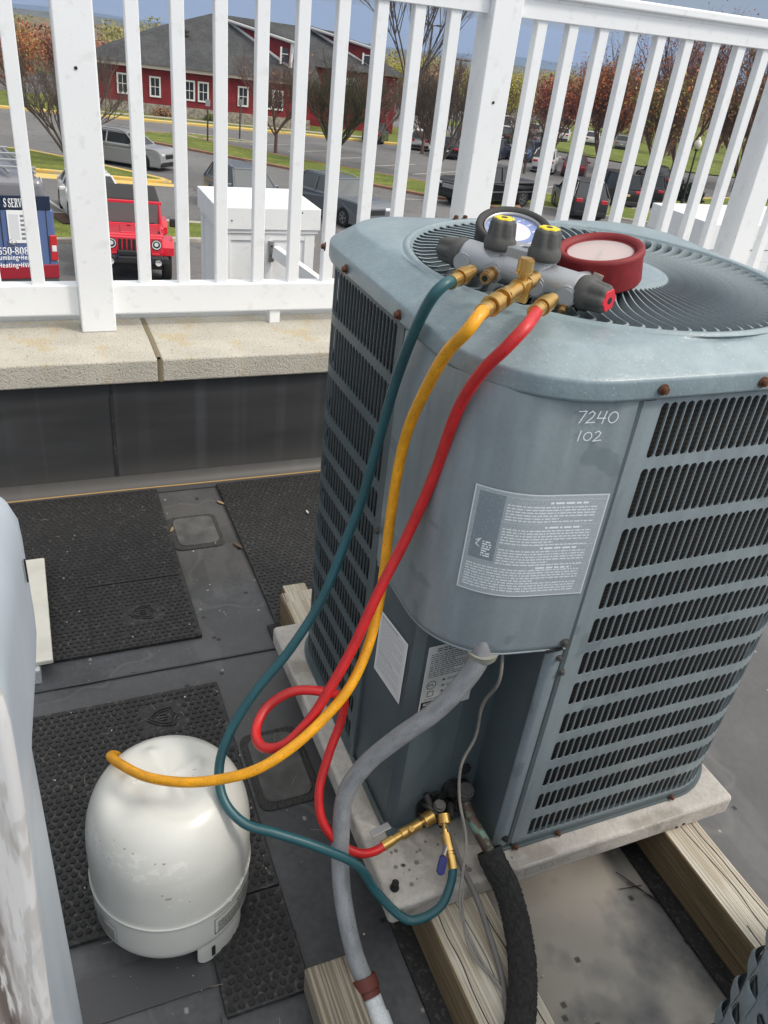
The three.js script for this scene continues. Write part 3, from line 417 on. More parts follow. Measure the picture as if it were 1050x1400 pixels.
  // fan grille with swirling vanes
  const ring = part(ac, 'fan_grille', [lathe([[RO + 0.001, 1.316], [RO - 0.006, 1.318], [RO - 0.006, 1.331], [RO + 0.001, 1.334]], [C[0], 0, C[1]], [0, 1, 0], 120), lathe([[0.0, 1.338], [0.09, 1.3385], [0.122, 1.3375], [0.134, 1.3355], [0.138, 1.331], [0.138, 1.316], [0, 1.316]], [C[0], 0, C[1]], [0, 1, 0], 60)], M.cap);
  M.vane = std({ map: T.steel, roughness: 0.5 }); const nV = 84, vr = [[], [], [], [], []]; for (let i = 0; i <= 26; i++) { const f = i / 26, r = lerp(0.134, RO - 0.004, f), a = 0.42 * f * (1 - f) + (f > 0.94 ? (f - 0.94) * 0.9 : 0); const ex = lerp(0.014, 0.026, f), tl = lerp(0.004, 0.008, f), lp = 0.0028 + (f > 0.92 ? (f - 0.92) * 0.05 : 0); const q = (da, y) => [Math.cos(a) * r - Math.sin(a) * da, y, Math.sin(a) * r + Math.cos(a) * da]; vr[0].push(q(-tl / 2 - lp, 1.3345)); vr[1].push(q(-tl / 2, 1.3352)); vr[2].push(q(tl / 2, 1.334 - ex)); vr[3].push(q(tl / 2 - 0.0014, 1.3336 - ex)); vr[4].push(q(-tl / 2 - 0.0008, 1.334)); }
  const vg = join([sheet([vr[0], vr[1]]), sheet([vr[1], vr[2]]), sheet([vr[2], vr[3]]), sheet([vr[3], vr[4]]), sheet([vr[4], vr[0]])]);
  for (let i = 0; i < nV; i++) { const m = new THREE.Mesh(vg, M.vane); m.name = 'vane'; m.position.set(C[0], 0, C[1]); m.rotation.y = i / nV * 2 * PI; m.castShadow = m.receiveShadow = true; ring.add(m); }
  const fan = []; for (let b = 0; b < 3; b++) { const rws = []; for (let i = 0; i <= 8; i++) { const r = lerp(0.06, 0.33, i / 8), row = []; for (let j = 0; j <= 6; j++) { const a = b * 2.094 + (j / 6 - 0.5) * 1.3 - 0.5 * i / 8; row.push([C[0] + Math.cos(a) * r, 1.22 - 0.07 * (j / 6 - 0.5), C[1] + Math.sin(a) * r]); } rws.push(row); } fan.push(sheet(rws)); }
  for (const q of fan) part(ac, 'fan_blade', q, M.darkMetal); part(ac, 'fan_motor', turned([C[0], 1.14, C[1]], [0, 1, 0], [[0.15, 0.075, 32], [0.02, 0.06, 32]]), M.black);
  part(ac, 'inner_shroud', [lathe([[RO + 0.006, 1.315], [RO + 0.006, 1.1]], [C[0], 0, C[1]], [0, 1, 0], 80), turned([C[0], 1.0, C[1]], [0, 1, 0], [[0.003, 0.38, 60]])].flat(), M.black);
  // screws
  const screw = (p, d, m, r = 0.006) => { const g = turned(p, d, [[0.002, r * 1.5, 18], [0.006, r, 6], [0.001, r * 0.6, 12]]); const o = part(ac, 'screw', g, m); return o; };
  for (const [x, y] of [[0.826, 1.279], [1.02, 1.279], [1.2, 1.279]]) screw([x, y, A_.z1 + 0.0155], [0.1, 0, 1], M.rust);
  for (const z of [-1.18, -1.44]) screw([A_.x0 - 0.0155, 1.277, z], [-1, 0, 0], M.rust); screw([A_.x0 + 0.0 - 0.004, 1.277, -1.60], [-1, 0, -0.5], M.rust);
  screw([0.789, 0.795, A_.z1 + 0.007], [0, 0, 1], M.capMetal, 0.006); screw([0.793, 0.752, A_.z1], [0, 0, 1], M.capMetal, 0.0045); screw([0.806, 0.716, A_.z1 + 0.001], [0, 0, 1], M.capMetal, 0.0045); screw([0.79, 0.235, A_.z1], [0, 0, 1], M.darkMetal, 0.005);
  screw([0.566, 0.63, -1.176], [-1, 0, 0], M.rust, 0.0045); screw([0.553, 0.86, -1.157], [-1, 0, 0], M.capMetal, 0.0055); for (const x of [0.82, 0.93, 1.25]) screw([x, A_.y0 + 0.004, A_.z1 + 0.006], [0, 0, 1], M.rust, 0.0045);
  screw([0.86, 1.336, -1.6], [0, 1, 0], M.rust, 0.005); screw([0.883, 1.336, -1.602], [0, 1, 0], M.rust, 0.005);
  part(ac, 'corner_notch', bb(0.813, 0.832, 1.2555, 1.2635, A_.z1 + 0.0005, A_.z1 + 0.002), M.black);
  part(ac, 'cover_slot', bb(0.756, 0.79, 0.777, 0.781, A_.z1 + 0.004, A_.z1 + 0.008), M.black);
  // stickers and writing
  const lines = (c, x0, y0, x1, n, dy, col, sz, seedN, full = 0.95) => { c.fillStyle = col; for (let i = 0; i < n; i++) { let x = x0; const e = x0 + (x1 - x0) * (i % 5 === 4 ? 0.55 : full); while (x < e) { const w = sz * (0.5 + 3.4 * H2(i * 57 + Math.floor(x), seedN, 5)); c.fillRect(x, y0 + i * dy, Math.min(w, e - x), sz * 0.72); x += w + sz * 0.6; } } };
  const wrapDecal = (path, s0, s1, y0, y1, off, name, map, opt = {}) => { const n = 24, rws = [[], []], uv = [[], []]; for (let i = 0; i <= n; i++) { const s = lerp(s0, s1, i / n); for (const [k, y] of [[0, y0], [1, y1]]) { const w = Math.sin(PI * s / path.L); rws[k].push(guardPt(path, s, y, off + (y < 1.0 ? 0.003 * w * (1 - (y - 0.77) / 0.23) : 0))); uv[k].push([opt.flip ? 1 - i / n : i / n, k]); } } const mt = std({ map, roughness: 0.5, transparent: !!opt.alpha, ...(opt.mat || {}) }); return part(ac, name, sheet(rws, false, uv), mt); };
  wrapDecal(cp, 0.006, 0.219, 0.907, 1.104, 0.0078, 'warning_label', canvas(1024, 900, (c, w, h) => {
    c.fillStyle = '#a3adb2'; c.fillRect(0, 0, w, h); for (let i = 0; i < 24000; i++) { const q = H2(i, 1, 7), x = H2(i, 2, 7) * w, y = H2(i, 3, 7) * h; c.fillStyle = q > 0.55 ? 'rgba(226,232,236,0.6)' : 'rgba(104,116,124,0.55)'; c.fillRect(x, y, 1 + 5 * H2(i, 4, 7), 1 + 2 * H2(i, 5, 7)); }
    c.strokeStyle = '#d4dce0'; c.lineWidth = 10; c.strokeRect(6, 6, w - 12, h - 12); c.fillStyle = '#7d8a92'; c.fillRect(40, 40, 190, 560);
    c.strokeStyle = '#c6d0d5'; c.lineWidth = 3; for (const y of [40, 250, 430, 610]) { c.beginPath(); c.moveTo(240, y); c.lineTo(w - 30, y); c.stroke(); }
    for (const [y, n, sd] of [[100, 6, 1], [300, 6, 2], [480, 6, 3], [650, 9, 4]]) lines(c, y > 600 ? 40 : 250, y, w - 40, n, 24, '#dde5e8', 14, sd);
    for (const y of [62, 268, 448, 626]) lines(c, 560, y, 880, 1, 20, '#e6edf0', 22, y);
    c.strokeStyle = '#eef3f5'; c.lineWidth = 8; c.beginPath(); c.moveTo(78, 450); c.lineTo(110, 430); c.lineTo(84, 480); c.lineTo(112, 498); c.stroke(); lines(c, 130, 440, 200, 7, 20, '#eef3f5', 16, 9);
    for (let i = 0; i < 1500; i++) { c.fillStyle = H2(i, 8, 3) > 0.5 ? 'rgba(215,224,228,0.45)' : 'rgba(120,132,140,0.45)'; c.fillRect(44 + H2(i, 9, 3) * 180, 44 + H2(i, 10, 3) * 540, 2 + 6 * H2(i, 11, 3), 2); }
  }), { flip: true });
  wrapDecal(cp, 0.02, 0.145, 1.186, 1.252, 0.0078, 'handwriting', canvas(512, 256, (c, w, h) => {
    c.clearRect(0, 0, w, h); c.strokeStyle = 'rgba(222,232,236,0.9)'; c.lineWidth = 7; c.lineCap = 'round'; const P = (a) => { c.beginPath(); a.forEach(([x, y], i) => (i ? c.lineTo(x, y) : c.moveTo(x, y))); c.stroke(); };
    P([[205, 30], [255, 28], [222, 100]]); P([[272, 42], [292, 28], [312, 42], [300, 66], [266, 100], [322, 96]]); P([[345, 30], [334, 72], [388, 70]]); P([[386, 28], [372, 104]]); c.beginPath(); c.ellipse(438, 66, 30, 34, 0.2, 0, 7); c.stroke();
    P([[250, 150], [242, 214]]); c.beginPath(); c.ellipse(302, 186, 26, 26, 0.2, 0, 7); c.stroke(); P([[346, 164], [366, 152], [384, 164], [376, 184], [344, 216], [396, 210]]);
  }), { flip: true, alpha: true, mat: { roughness: 0.8 } });
  const decal = (name, pts, map, opt = {}) => part(ac, name, sheet([[pts[0], pts[1]], [pts[2], pts[3]]], false, [[[0, 0], [1, 0]], [[0, 1], [1, 1]]]), std({ map, roughness: 0.45, ...opt }));
  decal('notice_label', [[0.568, 0.528, -1.128], [0.569, 0.545, -1.0], [0.568, 0.685, -1.128], [0.569, 0.702, -1.0]], canvas(512, 640, (c, w, h) => { c.fillStyle = '#e2e4e4'; c.fillRect(0, 0, w, h); c.strokeStyle = '#f2f4f4'; c.lineWidth = 18; c.strokeRect(8, 8, w - 16, h - 16); lines(c, 40, 60, w - 40, 15, 22, '#b0b4b5', 11, 21); lines(c, 40, 410, w - 40, 8, 22, '#b0b4b5', 11, 22); c.fillStyle = '#a9adae'; c.fillRect(40, 34, 300, 14); c.fillRect(40, 392, 280, 10); }), { roughness: 0.35 });
  decal('rating_plate', [[0.592, 0.555, -0.9615], [0.700, 0.565, -0.9575], [0.592, 0.722, -0.9615], [0.700, 0.732, -0.9575]], canvas(640, 900, (c, w, h) => {
    c.fillStyle = '#c6c8c6'; c.fillRect(0, 0, w, h); c.strokeStyle = '#dcdedc'; c.lineWidth = 10; c.strokeRect(4, 4, w - 8, h - 8); c.fillStyle = '#2a2c2e'; lines(c, 110, 40, 520, 2, 30, '#3a3c3e', 20, 31); lines(c, 50, 110, 600, 12, 28, '#46494b', 16, 32, 0.9);
    c.lineWidth = 9; c.strokeStyle = '#333'; c.beginPath(); c.arc(110, 540, 55, 0, 7); c.stroke(); c.fillStyle = '#333'; c.font = 'bold 46px sans-serif'; c.fillText('ETL', 68, 556); for (const y of [510, 590, 670]) { c.beginPath(); c.moveTo(230, y); c.lineTo(256, y - 34); c.lineTo(282, y); c.fill(); lines(c, 300, y - 26, 600, 2, 20, '#4a4d4f', 13, y); }
    lines(c, 50, 730, 600, 2, 18, '#4a4d4f', 11, 35); c.strokeRect(80, 630, 70, 70); c.fillStyle = '#161819'; c.fillRect(20, 770, 400, 110); c.fillStyle = '#e8e8e8'; c.font = 'bold 48px sans-serif'; c.fillText('ALLIED', 46, 826); lines(c, 46, 846, 300, 1, 10, '#9a9a9a', 12, 36);
  }), { roughness: 0.35 });
}

// ---------- gas cylinder, upside down on the mat ----------
{
  const t = thing('gas_cylinder', 'off white gas cylinder standing upside down on the black mats', 'gas cylinder', [0.124, 0.014, -1.057]);
  const r = 0.159, h = 0.418, prof = [];
  for (let i = 0; i <= 10; i++) { const a = i / 10 * PI / 2; prof.push([r * 0.35 + (r * 0.65) * Math.sin(a), 0.014 + 0.066 - 0.066 * Math.cos(a)]); }
  prof.unshift([0, 0.014]); const seam = 0.166; prof.push([r, 0.1], [r, 0.15], [r, seam - 0.004], [r + 0.0022, seam - 0.0025], [r + 0.003, seam], [r + 0.0022, seam + 0.0025], [r, seam + 0.004]); for (let y = 0.18; y < 0.26; y += 0.03) prof.push([r, y]);
  for (let i = 0; i <= 26; i++) { const a = i / 26 * PI / 2; prof.push([r * Math.pow(Math.cos(a), 0.45), 0.262 + (h - 0.264) * Math.sin(a)]); }
  const g = new THREE.LatheGeometry(prof.map((p) => new THREE.Vector2(Math.max(0, p[0]), p[1])), 120), p = g.attributes.position, uv = g.attributes.uv;
  const feet = [[-0.018, -0.063], [0.061, -0.016], [-0.065, -0.017], [0.015, 0.042]];
  for (let i = 0; i < p.count; i++) { let x = p.getX(i), y = p.getY(i), z = p.getZ(i); if (y > 0.3) { for (const [fx, fz] of feet) { const d = Math.hypot(x - fx, z - fz); y += 0.012 * Math.exp(-d * d / 0.00025) - 0.007 * Math.exp(-d * d / 0.0014); } y -= 0.012 * Math.exp(-((x + 0.08) ** 2 + (z - 0.03) ** 2) / 0.0012); } p.setY(i, y); uv.setXY(i, Math.atan2(z, x) * r, y + (y > 0.3 ? (h - Math.hypot(x, z)) : 0)); }
  g.computeVertexNormals(); part(t, 'shell', g, M.tank);
  const hd = (a0, a1, y0, y1, rad) => { const rows = [[], [], [], []]; for (let i = 0; i <= 24; i++) { const f = i / 24, a = lerp(a0, a1, f), e = 0.02 * Math.pow(Math.abs(f * 2 - 1), 6); for (const [k, rr_, y] of [[0, rad, y0 + e], [1, rad, y1], [2, rad + 0.004, y1], [3, rad + 0.004, y0 + e]]) rows[k].push([Math.cos(a) * rr_, y, Math.sin(a) * rr_]); } return sheet([...rows, rows[0]]); };
  part(t, 'carry_handle', hd(0.62, 1.42, -0.006, 0.075, 0.149), M.tank); part(t, 'carry_handle', hd(-2.3, -1.3, 0.0, 0.06, 0.128), M.tank);
  part(t, 'valve', turned([0, -0.004, 0], [0, 1, 0], [[0.022, 0.03, 16]]), M.brassDull);
  part(t, 'handle_slot', [0].map(() => { const a = 1.2; return box(0.007, 0.03, 0.003, 0, 0, 0.1545).rotateY(PI / 2 - a).translate(0, 0.024, 0); }), M.black);
  const wrap = (name, a0, a1, y0, y1, map) => { const rw = [[], []], u = [[], []]; for (let i = 0; i <= 24; i++) { const a = lerp(a0, a1, i / 24); for (const [k, y] of [[0, y0], [1, y1]]) { let rad = r + 0.0007; if (y < 0.08) rad = r * 0.35 + r * 0.65 * Math.sin(Math.acos(clamp((0.08 - y) / 0.066))) + 0.0012; rw[k].push([Math.cos(a) * rad, y, Math.sin(a) * rad]); u[k].push([i / 24, k]); } } return part(t, name, sheet(rw, false, u), std({ map, transparent: true, roughness: 0.4 })); };
  const print = (sd) => canvas(900, 340, (c, w, h) => { c.clearRect(0, 0, w, h); c.strokeStyle = '#2b2b29'; c.fillStyle = '#2b2b29'; c.lineWidth = 7; c.strokeRect(20, 90, w - 40, h - 110); const ln = (y, x0, x1, z) => { let x = x0; while (x < x1) { const q = z * (0.6 + 3 * H2(Math.floor(x), y, sd)); c.fillRect(x, y, Math.min(q, x1 - x), z * 0.75); x += q + z * 0.6; } }; ln(30, 20, 700, 12); c.font = 'bold 44px sans-serif'; c.fillText('WARNING', 330, 140); for (let i = 0; i < 8; i++) ln(160 + i * 19, 60, 820, 11); ln(312, 40, 860, 8); });
  wrap('print', 1.22, 0.12, 0.085, 0.157, print(3)); wrap('print', 3.0, 2.45, 0.08, 0.15, print(8));
  part(t, 'chip', Array.from({ length: 14 }, () => { const a = rr(0.5, 1.0), y = rr(0.15, 0.175); return box(rr(0.002, 0.007), rr(0.001, 0.0025), 0.0008, 0, 0, r + 0.0003).rotateY(PI / 2 - a).translate(0, y, 0); }), std({ color: lin(0.85, 0.85, 0.84), roughness: 0.5 }));
}

// ---------- pipes and cables at the service corner ----------
{
  const t = thing('electrical_conduit', 'grey flexible conduit curving from under the control cover down past the pad', 'conduit', [0, 0, 0]);
  const pts = [[0.648, 0.80, -0.885], [0.644, 0.76, -0.876], [0.620, 0.70, -0.878], [0.581, 0.63, -0.890], [0.528, 0.56, -0.910], [0.478, 0.48, -0.930], [0.446, 0.40, -0.935], [0.434, 0.31, -0.910], [0.424, 0.24, -0.865], [0.422, 0.18, -0.812], [0.430, 0.12, -0.768], [0.4405, 0.085, -0.725]];
  part(t, 'flexible_tube', tube(pts, 0.0178, 220, 18), M.conduit);
  part(t, 'cable_gland', [turned([0.652, 0.775, -0.883], [0, -1, 0.02], [[0.014, 0.03, 28, 0.027], [0.008, 0.021, 28]])].flat(), std({ map: speck(150, 150, 140, 332), roughness: 0.6 }));
  part(t, 'coupling', turned([0.438, 0.095, -0.737], [0.09, -0.5, 0.75], [[0.022, 0.025, 26], [0.004, 0.021, 26], [0.01, 0.0225, 26]]), M.couplingRed);
  part(t, 'rigid_pipe', [cyl([0.444, 0.07, -0.71], [0.4485, 0.055, -0.45], 0.0205, 0.0205, 26), cyl([0.445, 0.067, -0.672], [0.446, 0.063, -0.62], 0.0228, 0.0228, 26)], M.pvc);
}
{
  const t = thing('suction_line', 'thick refrigerant pipe in cracked black foam insulation beside the pad timber', 'pipe', [0, 0, 0]);
  part(t, 'copper_pipe', tube([[0.722, 0.29, -0.925], [0.726, 0.27, -0.89], [0.738, 0.245, -0.84], [0.748, 0.225, -0.79]], 0.0125, 40, 14), M.copper);
  const f = tube([[0.738,0.245,-0.825],[0.742,0.230,-0.802],[0.754,0.200,-0.759],[0.748,0.174,-0.699],[0.722,0.161,-0.626],[0.679,0.160,-0.556],[0.629,0.160,-0.495],[0.567,0.160,-0.423]], 0.0275, 160, 22); const p = f.attributes.position; for (let i = 0; i < p.count; i++) { const k = 0.0022 * (H2(i, 1, 2) - 0.5); p.setXYZ(i, p.getX(i) + k, p.getY(i) + k, p.getZ(i) + k); } f.computeVertexNormals();
  part(t, 'foam_sleeve', f, M.foam);
}
{
  const t = thing('liquid_line', 'thin grey refrigerant pipe running down over the pale timber', 'pipe', [0, 0, 0]);
  part(t, 'pipe', tube([[0.657, 0.28, -0.94], [0.664, 0.272, -0.905], [0.671, 0.245, -0.862], [0.676, 0.222, -0.81], [0.688, 0.19, -0.765], [0.691, 0.155, -0.70], [0.681, 0.142, -0.63], [0.655, 0.142, -0.56], [0.61, 0.142, -0.45]], 0.0062, 100, 10), M.darkLine);
}
{
  const t = thing('control_cable', 'thin pale grey control cable looping from the cover down over the timber', 'cable', [0, 0, 0]);
  part(t, 'cable_sheath', [tube([[0.699, 0.80, -0.90], [0.697, 0.76, -0.885], [0.694, 0.70, -0.87], [0.697, 0.60, -0.905], [0.703, 0.50, -0.912], [0.680, 0.44, -0.905], [0.675, 0.37, -0.881], [0.675, 0.30, -0.826], [0.655, 0.25, -0.786], [0.640, 0.205, -0.752], [0.652, 0.15, -0.70], [0.668, 0.138, -0.61], [0.685, 0.138, -0.52], [0.73, 0.12, -0.44]], 0.0032, 200, 8), tube([[0.655, 0.25, -0.786], [0.646, 0.19, -0.745], [0.644, 0.145, -0.69], [0.668, 0.142, -0.61], [0.652, 0.142, -0.55], [0.672, 0.14, -0.48]], 0.0028, 90, 8)], M.wire);
}
// service valves (parts of the condenser)
{
  part(ac, 'service_valve', [turned([0.664, 0.25, -0.95], [0.02, 0.3, 1], [[0.03, 0.017, 8], [0.022, 0.012, 16]]), turned([0.664, 0.27, -0.928], [-0.1, 1, 0.1], [[0.02, 0.012, 12]]), turned([0.722, 0.27, -0.955], [0.02, 0.3, 1], [[0.032, 0.022, 8], [0.012, 0.016, 16]]), turned([0.722, 0.285, -0.93], [0, 1, 0.1], [[0.02, 0.016, 12]]), cyl([0.64, 0.31, -0.95], [0.648, 0.28, -0.925], 0.007, 0.007, 10), cyl([0.655, 0.282, -0.92], [0.63, 0.277, -0.91], 0.008, 0.007, 12), cyl([0.69, 0.285, -0.925], [0.674, 0.285, -0.895], 0.009, 0.008, 12)].flat(), M.darkMetal);
  part(ac, 'valve_cap', turned([0.663, 0.285, -0.925], [-0.1, 1, 0.2], [[0.012, 0.0135, 24], [0.006, 0.0115, 6]]), M.capMetal);
  part(ac, 'valve_cap', turned([0.722, 0.305, -0.928], [0.0, 1, 0.15], [[0.016, 0.0185, 24], [0.006, 0.016, 6]]), M.capMetal);
}

// ---------- manifold gauge set ----------
const mf = thing('manifold_gauge_set', 'silver four valve manifold with black and red gauges lying on the fan grille', 'gauge manifold', [0.72, 1.338, -1.12]);
const MO = [0.72, 1.338, -1.12], m_ = (a) => [a[0] - MO[0], a[1] - MO[1], a[2] - MO[2]];
const mt = (p, d, s) => turned(m_(p), d, s);
const U = V([0.42, -0.02, 0.9]).normalize();       // along the body, towards the red end
{
  const c0 = V(m_([0.682, 1.37, -1.185])), c1 = V(m_([0.772, 1.366, -1.03]));
  const ax = c1.clone().sub(c0).normalize(), up = new THREE.Vector3(0, 1, 0), side = new THREE.Vector3().crossVectors(up, ax).normalize();   // side points away from the hoses or to them
  const at = (f, u = 0, s = 0) => c0.clone().lerp(c1, f).addScaledVector(up, u).addScaledVector(side, s);
  const B = [turned(c0.clone().addScaledVector(ax, -0.02), ax, [[0.006, 0.022, 28, 0.026], [c0.distanceTo(c1) + 0.028, 0.0265, 28], [0.008, 0.0265, 28, 0.022]])].flat();
  // bridge between the two valve towers, with a hole
  { const s = new THREE.Shape(); s.moveTo(-0.052, -0.012); s.lineTo(0.052, -0.012); s.lineTo(0.052, 0.02); s.lineTo(0.02, 0.034); s.lineTo(-0.02, 0.034); s.lineTo(-0.052, 0.02); const h = new THREE.Path(); h.absarc(0, 0.012, 0.0115, 0, PI * 2); s.holes.push(h); const g = new THREE.ExtrudeGeometry(s, { depth: 0.018, bevelEnabled: true, bevelSize: 0.002, bevelThickness: 0.002, bevelSegments: 2 }); g.rotateX(-PI / 2); g.rotateY(-Math.atan2(ax.z, ax.x)); const q = at(0.47, 0.018); g.translate(q.x, q.y, q.z); B.push(boxUV(g.flat())); }
  const k1 = at(0.24, 0.0), k2 = at(0.69, 0.004);
  for (const k of [k1, k2]) B.push(...turned(k, up, [[0.022, 0.0235, 28, 0.021], [0.003, 0.0205, 28]]));
  const hose = V([-0.80, -0.10, 0.62]).normalize();    // the ports look this way
  for (const f of [-0.05, 0.28, 0.72, 1.02]) B.push(...turned(at(f, -0.004).addScaledVector(hose, 0.012), hose, [[0.016, 0.0185, 26, 0.0165], [0.003, 0.0135, 24]]));
  // gauge necks
  const G1 = V(m_([0.815, 1.372, -1.268])), G2 = V(m_([0.932, 1.36, -1.142]));
  B.push(cyl(at(0.25), G1, 0.012, 0.010, 16), cyl(at(0.85), G2.clone().add(V([0, -0.005, 0])), 0.012, 0.010, 16));
  part(mf, 'manifold_body', B, M.alu);
  part(mf, 'valve_bore', turned(at(0.47, 0.0385).add(side.clone().multiplyScalar(0.0)).sub(V([0, 0.0003, 0])), up, [[0.0004, 0.0, 8]]).concat(turned(at(0.47, 0.01), up, [[0.026, 0.004, 12]])), M.black);
  // knobs: rounded grips with lobes
  const knob = (p, dir, cap, s = 1) => {
    const prof = [[0.019, 0], [0.0255, 0.002], [0.027, 0.008], [0.0265, 0.016], [0.0235, 0.020], [0.0225, 0.026], [0.0205, 0.044], [0.017, 0.050], [0.0, 0.051]].map(([a, b]) => [a * s, b * s]);
    const g = new THREE.LatheGeometry(prof.map((q) => new THREE.Vector2(q[0], q[1])), 72), q = g.attributes.position;
    for (let i = 0; i < q.count; i++) { const x = q.getX(i), y = q.getY(i), z = q.getZ(i), a = Math.atan2(z, x), w = sst(0.017 * s, 0.03 * s, y); const k = 1 - w * 0.17 * Math.pow(Math.abs(Math.cos(a * 3)), 3) + w * 0.05; q.setX(i, x * k); q.setZ(i, z * k); }
    g.computeVertexNormals(); aim(g, p, dir); const o = part(mf, 'knob', g, M.knob);
    const d = dir.clone().normalize(), e = p.clone().addScaledVector(d, 0.0495 * s);
    if (cap) { const cg = new THREE.CylinderGeometry(0.0165 * s, 0.019 * s, 0.0045 * s, 36), cq = cg.attributes.position; for (let i = 0; i < cq.count; i++) { const a = Math.atan2(cq.getZ(i), cq.getX(i)), k = 1 - 0.17 * Math.pow(Math.abs(Math.cos(a * 3)), 3); cq.setX(i, cq.getX(i) * k); cq.setZ(i, cq.getZ(i) * k); } cg.computeVertexNormals(); aim(cg, e, d); part(o, 'knob_cap', cg, cap); }
    part(o, 'knob_screw', [turned(e.clone().addScaledVector(d, 0.0015), d, [[0.0015, 0.0058 * s, 20, 0.005 * s]])].flat(), M.darkMetal);
    return o;
  };
  knob(k1.clone().addScaledVector(up, 0.024), up, M.yellowCap, 0.98); knob(k2.clone().addScaledVector(up, 0.024), up, M.yellowCap, 0.98);
  knob(c0.clone().addScaledVector(ax, -0.018), ax.clone().negate(), null, 0.98); knob(c1.clone().addScaledVector(ax, 0.018), V([0.36, 0.02, 0.9]), M.redCap, 1.02);
  // gauges in rubber boots
  const gauge = (c, n, R, hgt, bootM, face, wall) => {
    n = V(n).normalize();
    const o = part(mf, 'gauge_boot', lathe([[R * 0.8, -hgt], [R * 0.97, -hgt + 0.002], [R * 1.0, -hgt + 0.006], [R * 0.985, -0.012], [R * 1.02, -0.004], [R * 1.0, 0.003], [R * 0.93, 0.005], [R * 0.85, 0.002], [R * 0.81, -0.004], [R * 0.80, wall]], c, n, 72), bootM);
    const q = new THREE.CircleGeometry(R * 0.8, 64); q.rotateX(-PI / 2); const turn = new THREE.Matrix4().makeRotationY(0.3); q.applyMatrix4(turn); part(o, 'dial', aim(q, c.clone().addScaledVector(n, wall + 0.001), n), std({ map: face, roughness: 0.5 }));
    part(o, 'bezel', lathe([[R * 0.80, wall], [R * 0.80, wall + 0.007], [R * 0.765, wall + 0.008], [R * 0.75, wall + 0.004]], c, n, 64), bootM === M.bootRed ? M.bootRed : M.chrome);
    const ln = new THREE.CircleGeometry(R * 0.77, 48); ln.rotateX(-PI / 2); part(o, 'lens', aim(ln, c.clone().addScaledVector(n, wall + 0.006), n), bootM === M.bootRed ? M.dustyLens : M.lens);
    const nd = new THREE.BoxGeometry(R * 0.9, 0.0008, 0.003); nd.translate(-R * 0.25, 0, 0); nd.rotateY(0.8); part(o, 'needle', aim(nd.flat(), c.clone().addScaledVector(n, wall + 0.003), n), M.trimBlack);
    return o;
  };
  const dial = (edge, mid, ink) => canvas(512, 512, (c, w) => { const h = w / 2; c.fillStyle = edge; c.fillRect(0, 0, w, w); c.fillStyle = mid; c.beginPath(); c.arc(h, h, 150, 0, 7); c.fill(); c.strokeStyle = '#eceff5'; for (let i = 0; i < 60; i++) { const a = 2.3 + i * 0.08; c.lineWidth = i % 5 ? 2 : 5; c.beginPath(); c.moveTo(h + Math.cos(a) * (i % 5 ? 222 : 206), h + Math.sin(a) * (i % 5 ? 222 : 206)); c.lineTo(h + Math.cos(a) * 244, h + Math.sin(a) * 244); c.stroke(); } c.fillStyle = '#eceff5'; c.font = 'bold 26px sans-serif'; ['0', '50', '100', '150', '200', '250', '300', '350', '400'].forEach((s, i) => { const a = 2.4 + i * 0.56; c.fillText(s, h + Math.cos(a) * 180 - 20, h + Math.sin(a) * 180 + 8); }); c.strokeStyle = ink; for (const rad of [140, 118, 94, 70]) { c.lineWidth = 2.5; c.beginPath(); c.arc(h, h, rad, 2.3, 7.1); c.stroke(); for (let i = 0; i < 30; i++) { const a = 2.3 + i * 0.16; c.beginPath(); c.moveTo(h + Math.cos(a) * rad, h + Math.sin(a) * rad); c.lineTo(h + Math.cos(a) * (rad - 9), h + Math.sin(a) * (rad - 9)); c.stroke(); } } });
  gauge(V(m_([0.800, 1.400, -1.268])), [-0.14, 0.95, 0.27], 0.0675, 0.048, M.boot, dial('#7488bd', '#e0e0e6', '#c093a6'), -0.008);
  const rb = gauge(V(m_([0.906, 1.395, -1.150])), [-0.2, 0.95, 0.02], 0.0735, 0.056, M.bootRed, dial('#cda6a4', '#d8c2be', '#b98a88'), -0.011);
  part(rb, 'boot_slot', turned(m_([0.868, 1.362, -1.095]), [-0.5, 0, 0.85], [[0.012, 0.012, 4]]), std({ color: lin(0.35, 0.3, 0.27), roughness: 0.4 }));
  // bare spare port and lower stubs
  const p1 = at(0.28, -0.004).addScaledVector(hose, 0.028);
  part(mf, 'spare_port', [turned(p1, hose, [[0.008, 0.0125, 6], [0.004, 0.009], [0.014, 0.0105, 20], [0.004, 0.0095, 20]])].flat(), M.brassDull);
  part(mf, 'port_hole', turned(p1.clone().addScaledVector(hose, 0.0303), hose, [[0.0005, 0.005, 14]]), M.black);
  for (const f of [0.02, 0.5, 0.62, 1.0]) part(mf, 'hose_rest', turned(at(f, -0.014).addScaledVector(hose, 0.008), V([-0.55, -0.42, 0.6]), [[0.01, 0.0085, 6], [0.012, 0.0065, 14], [0.002, 0.0082, 14], [0.008, 0.0065, 14]]), M.brassDull);
  mf.userData.ports = null;
}
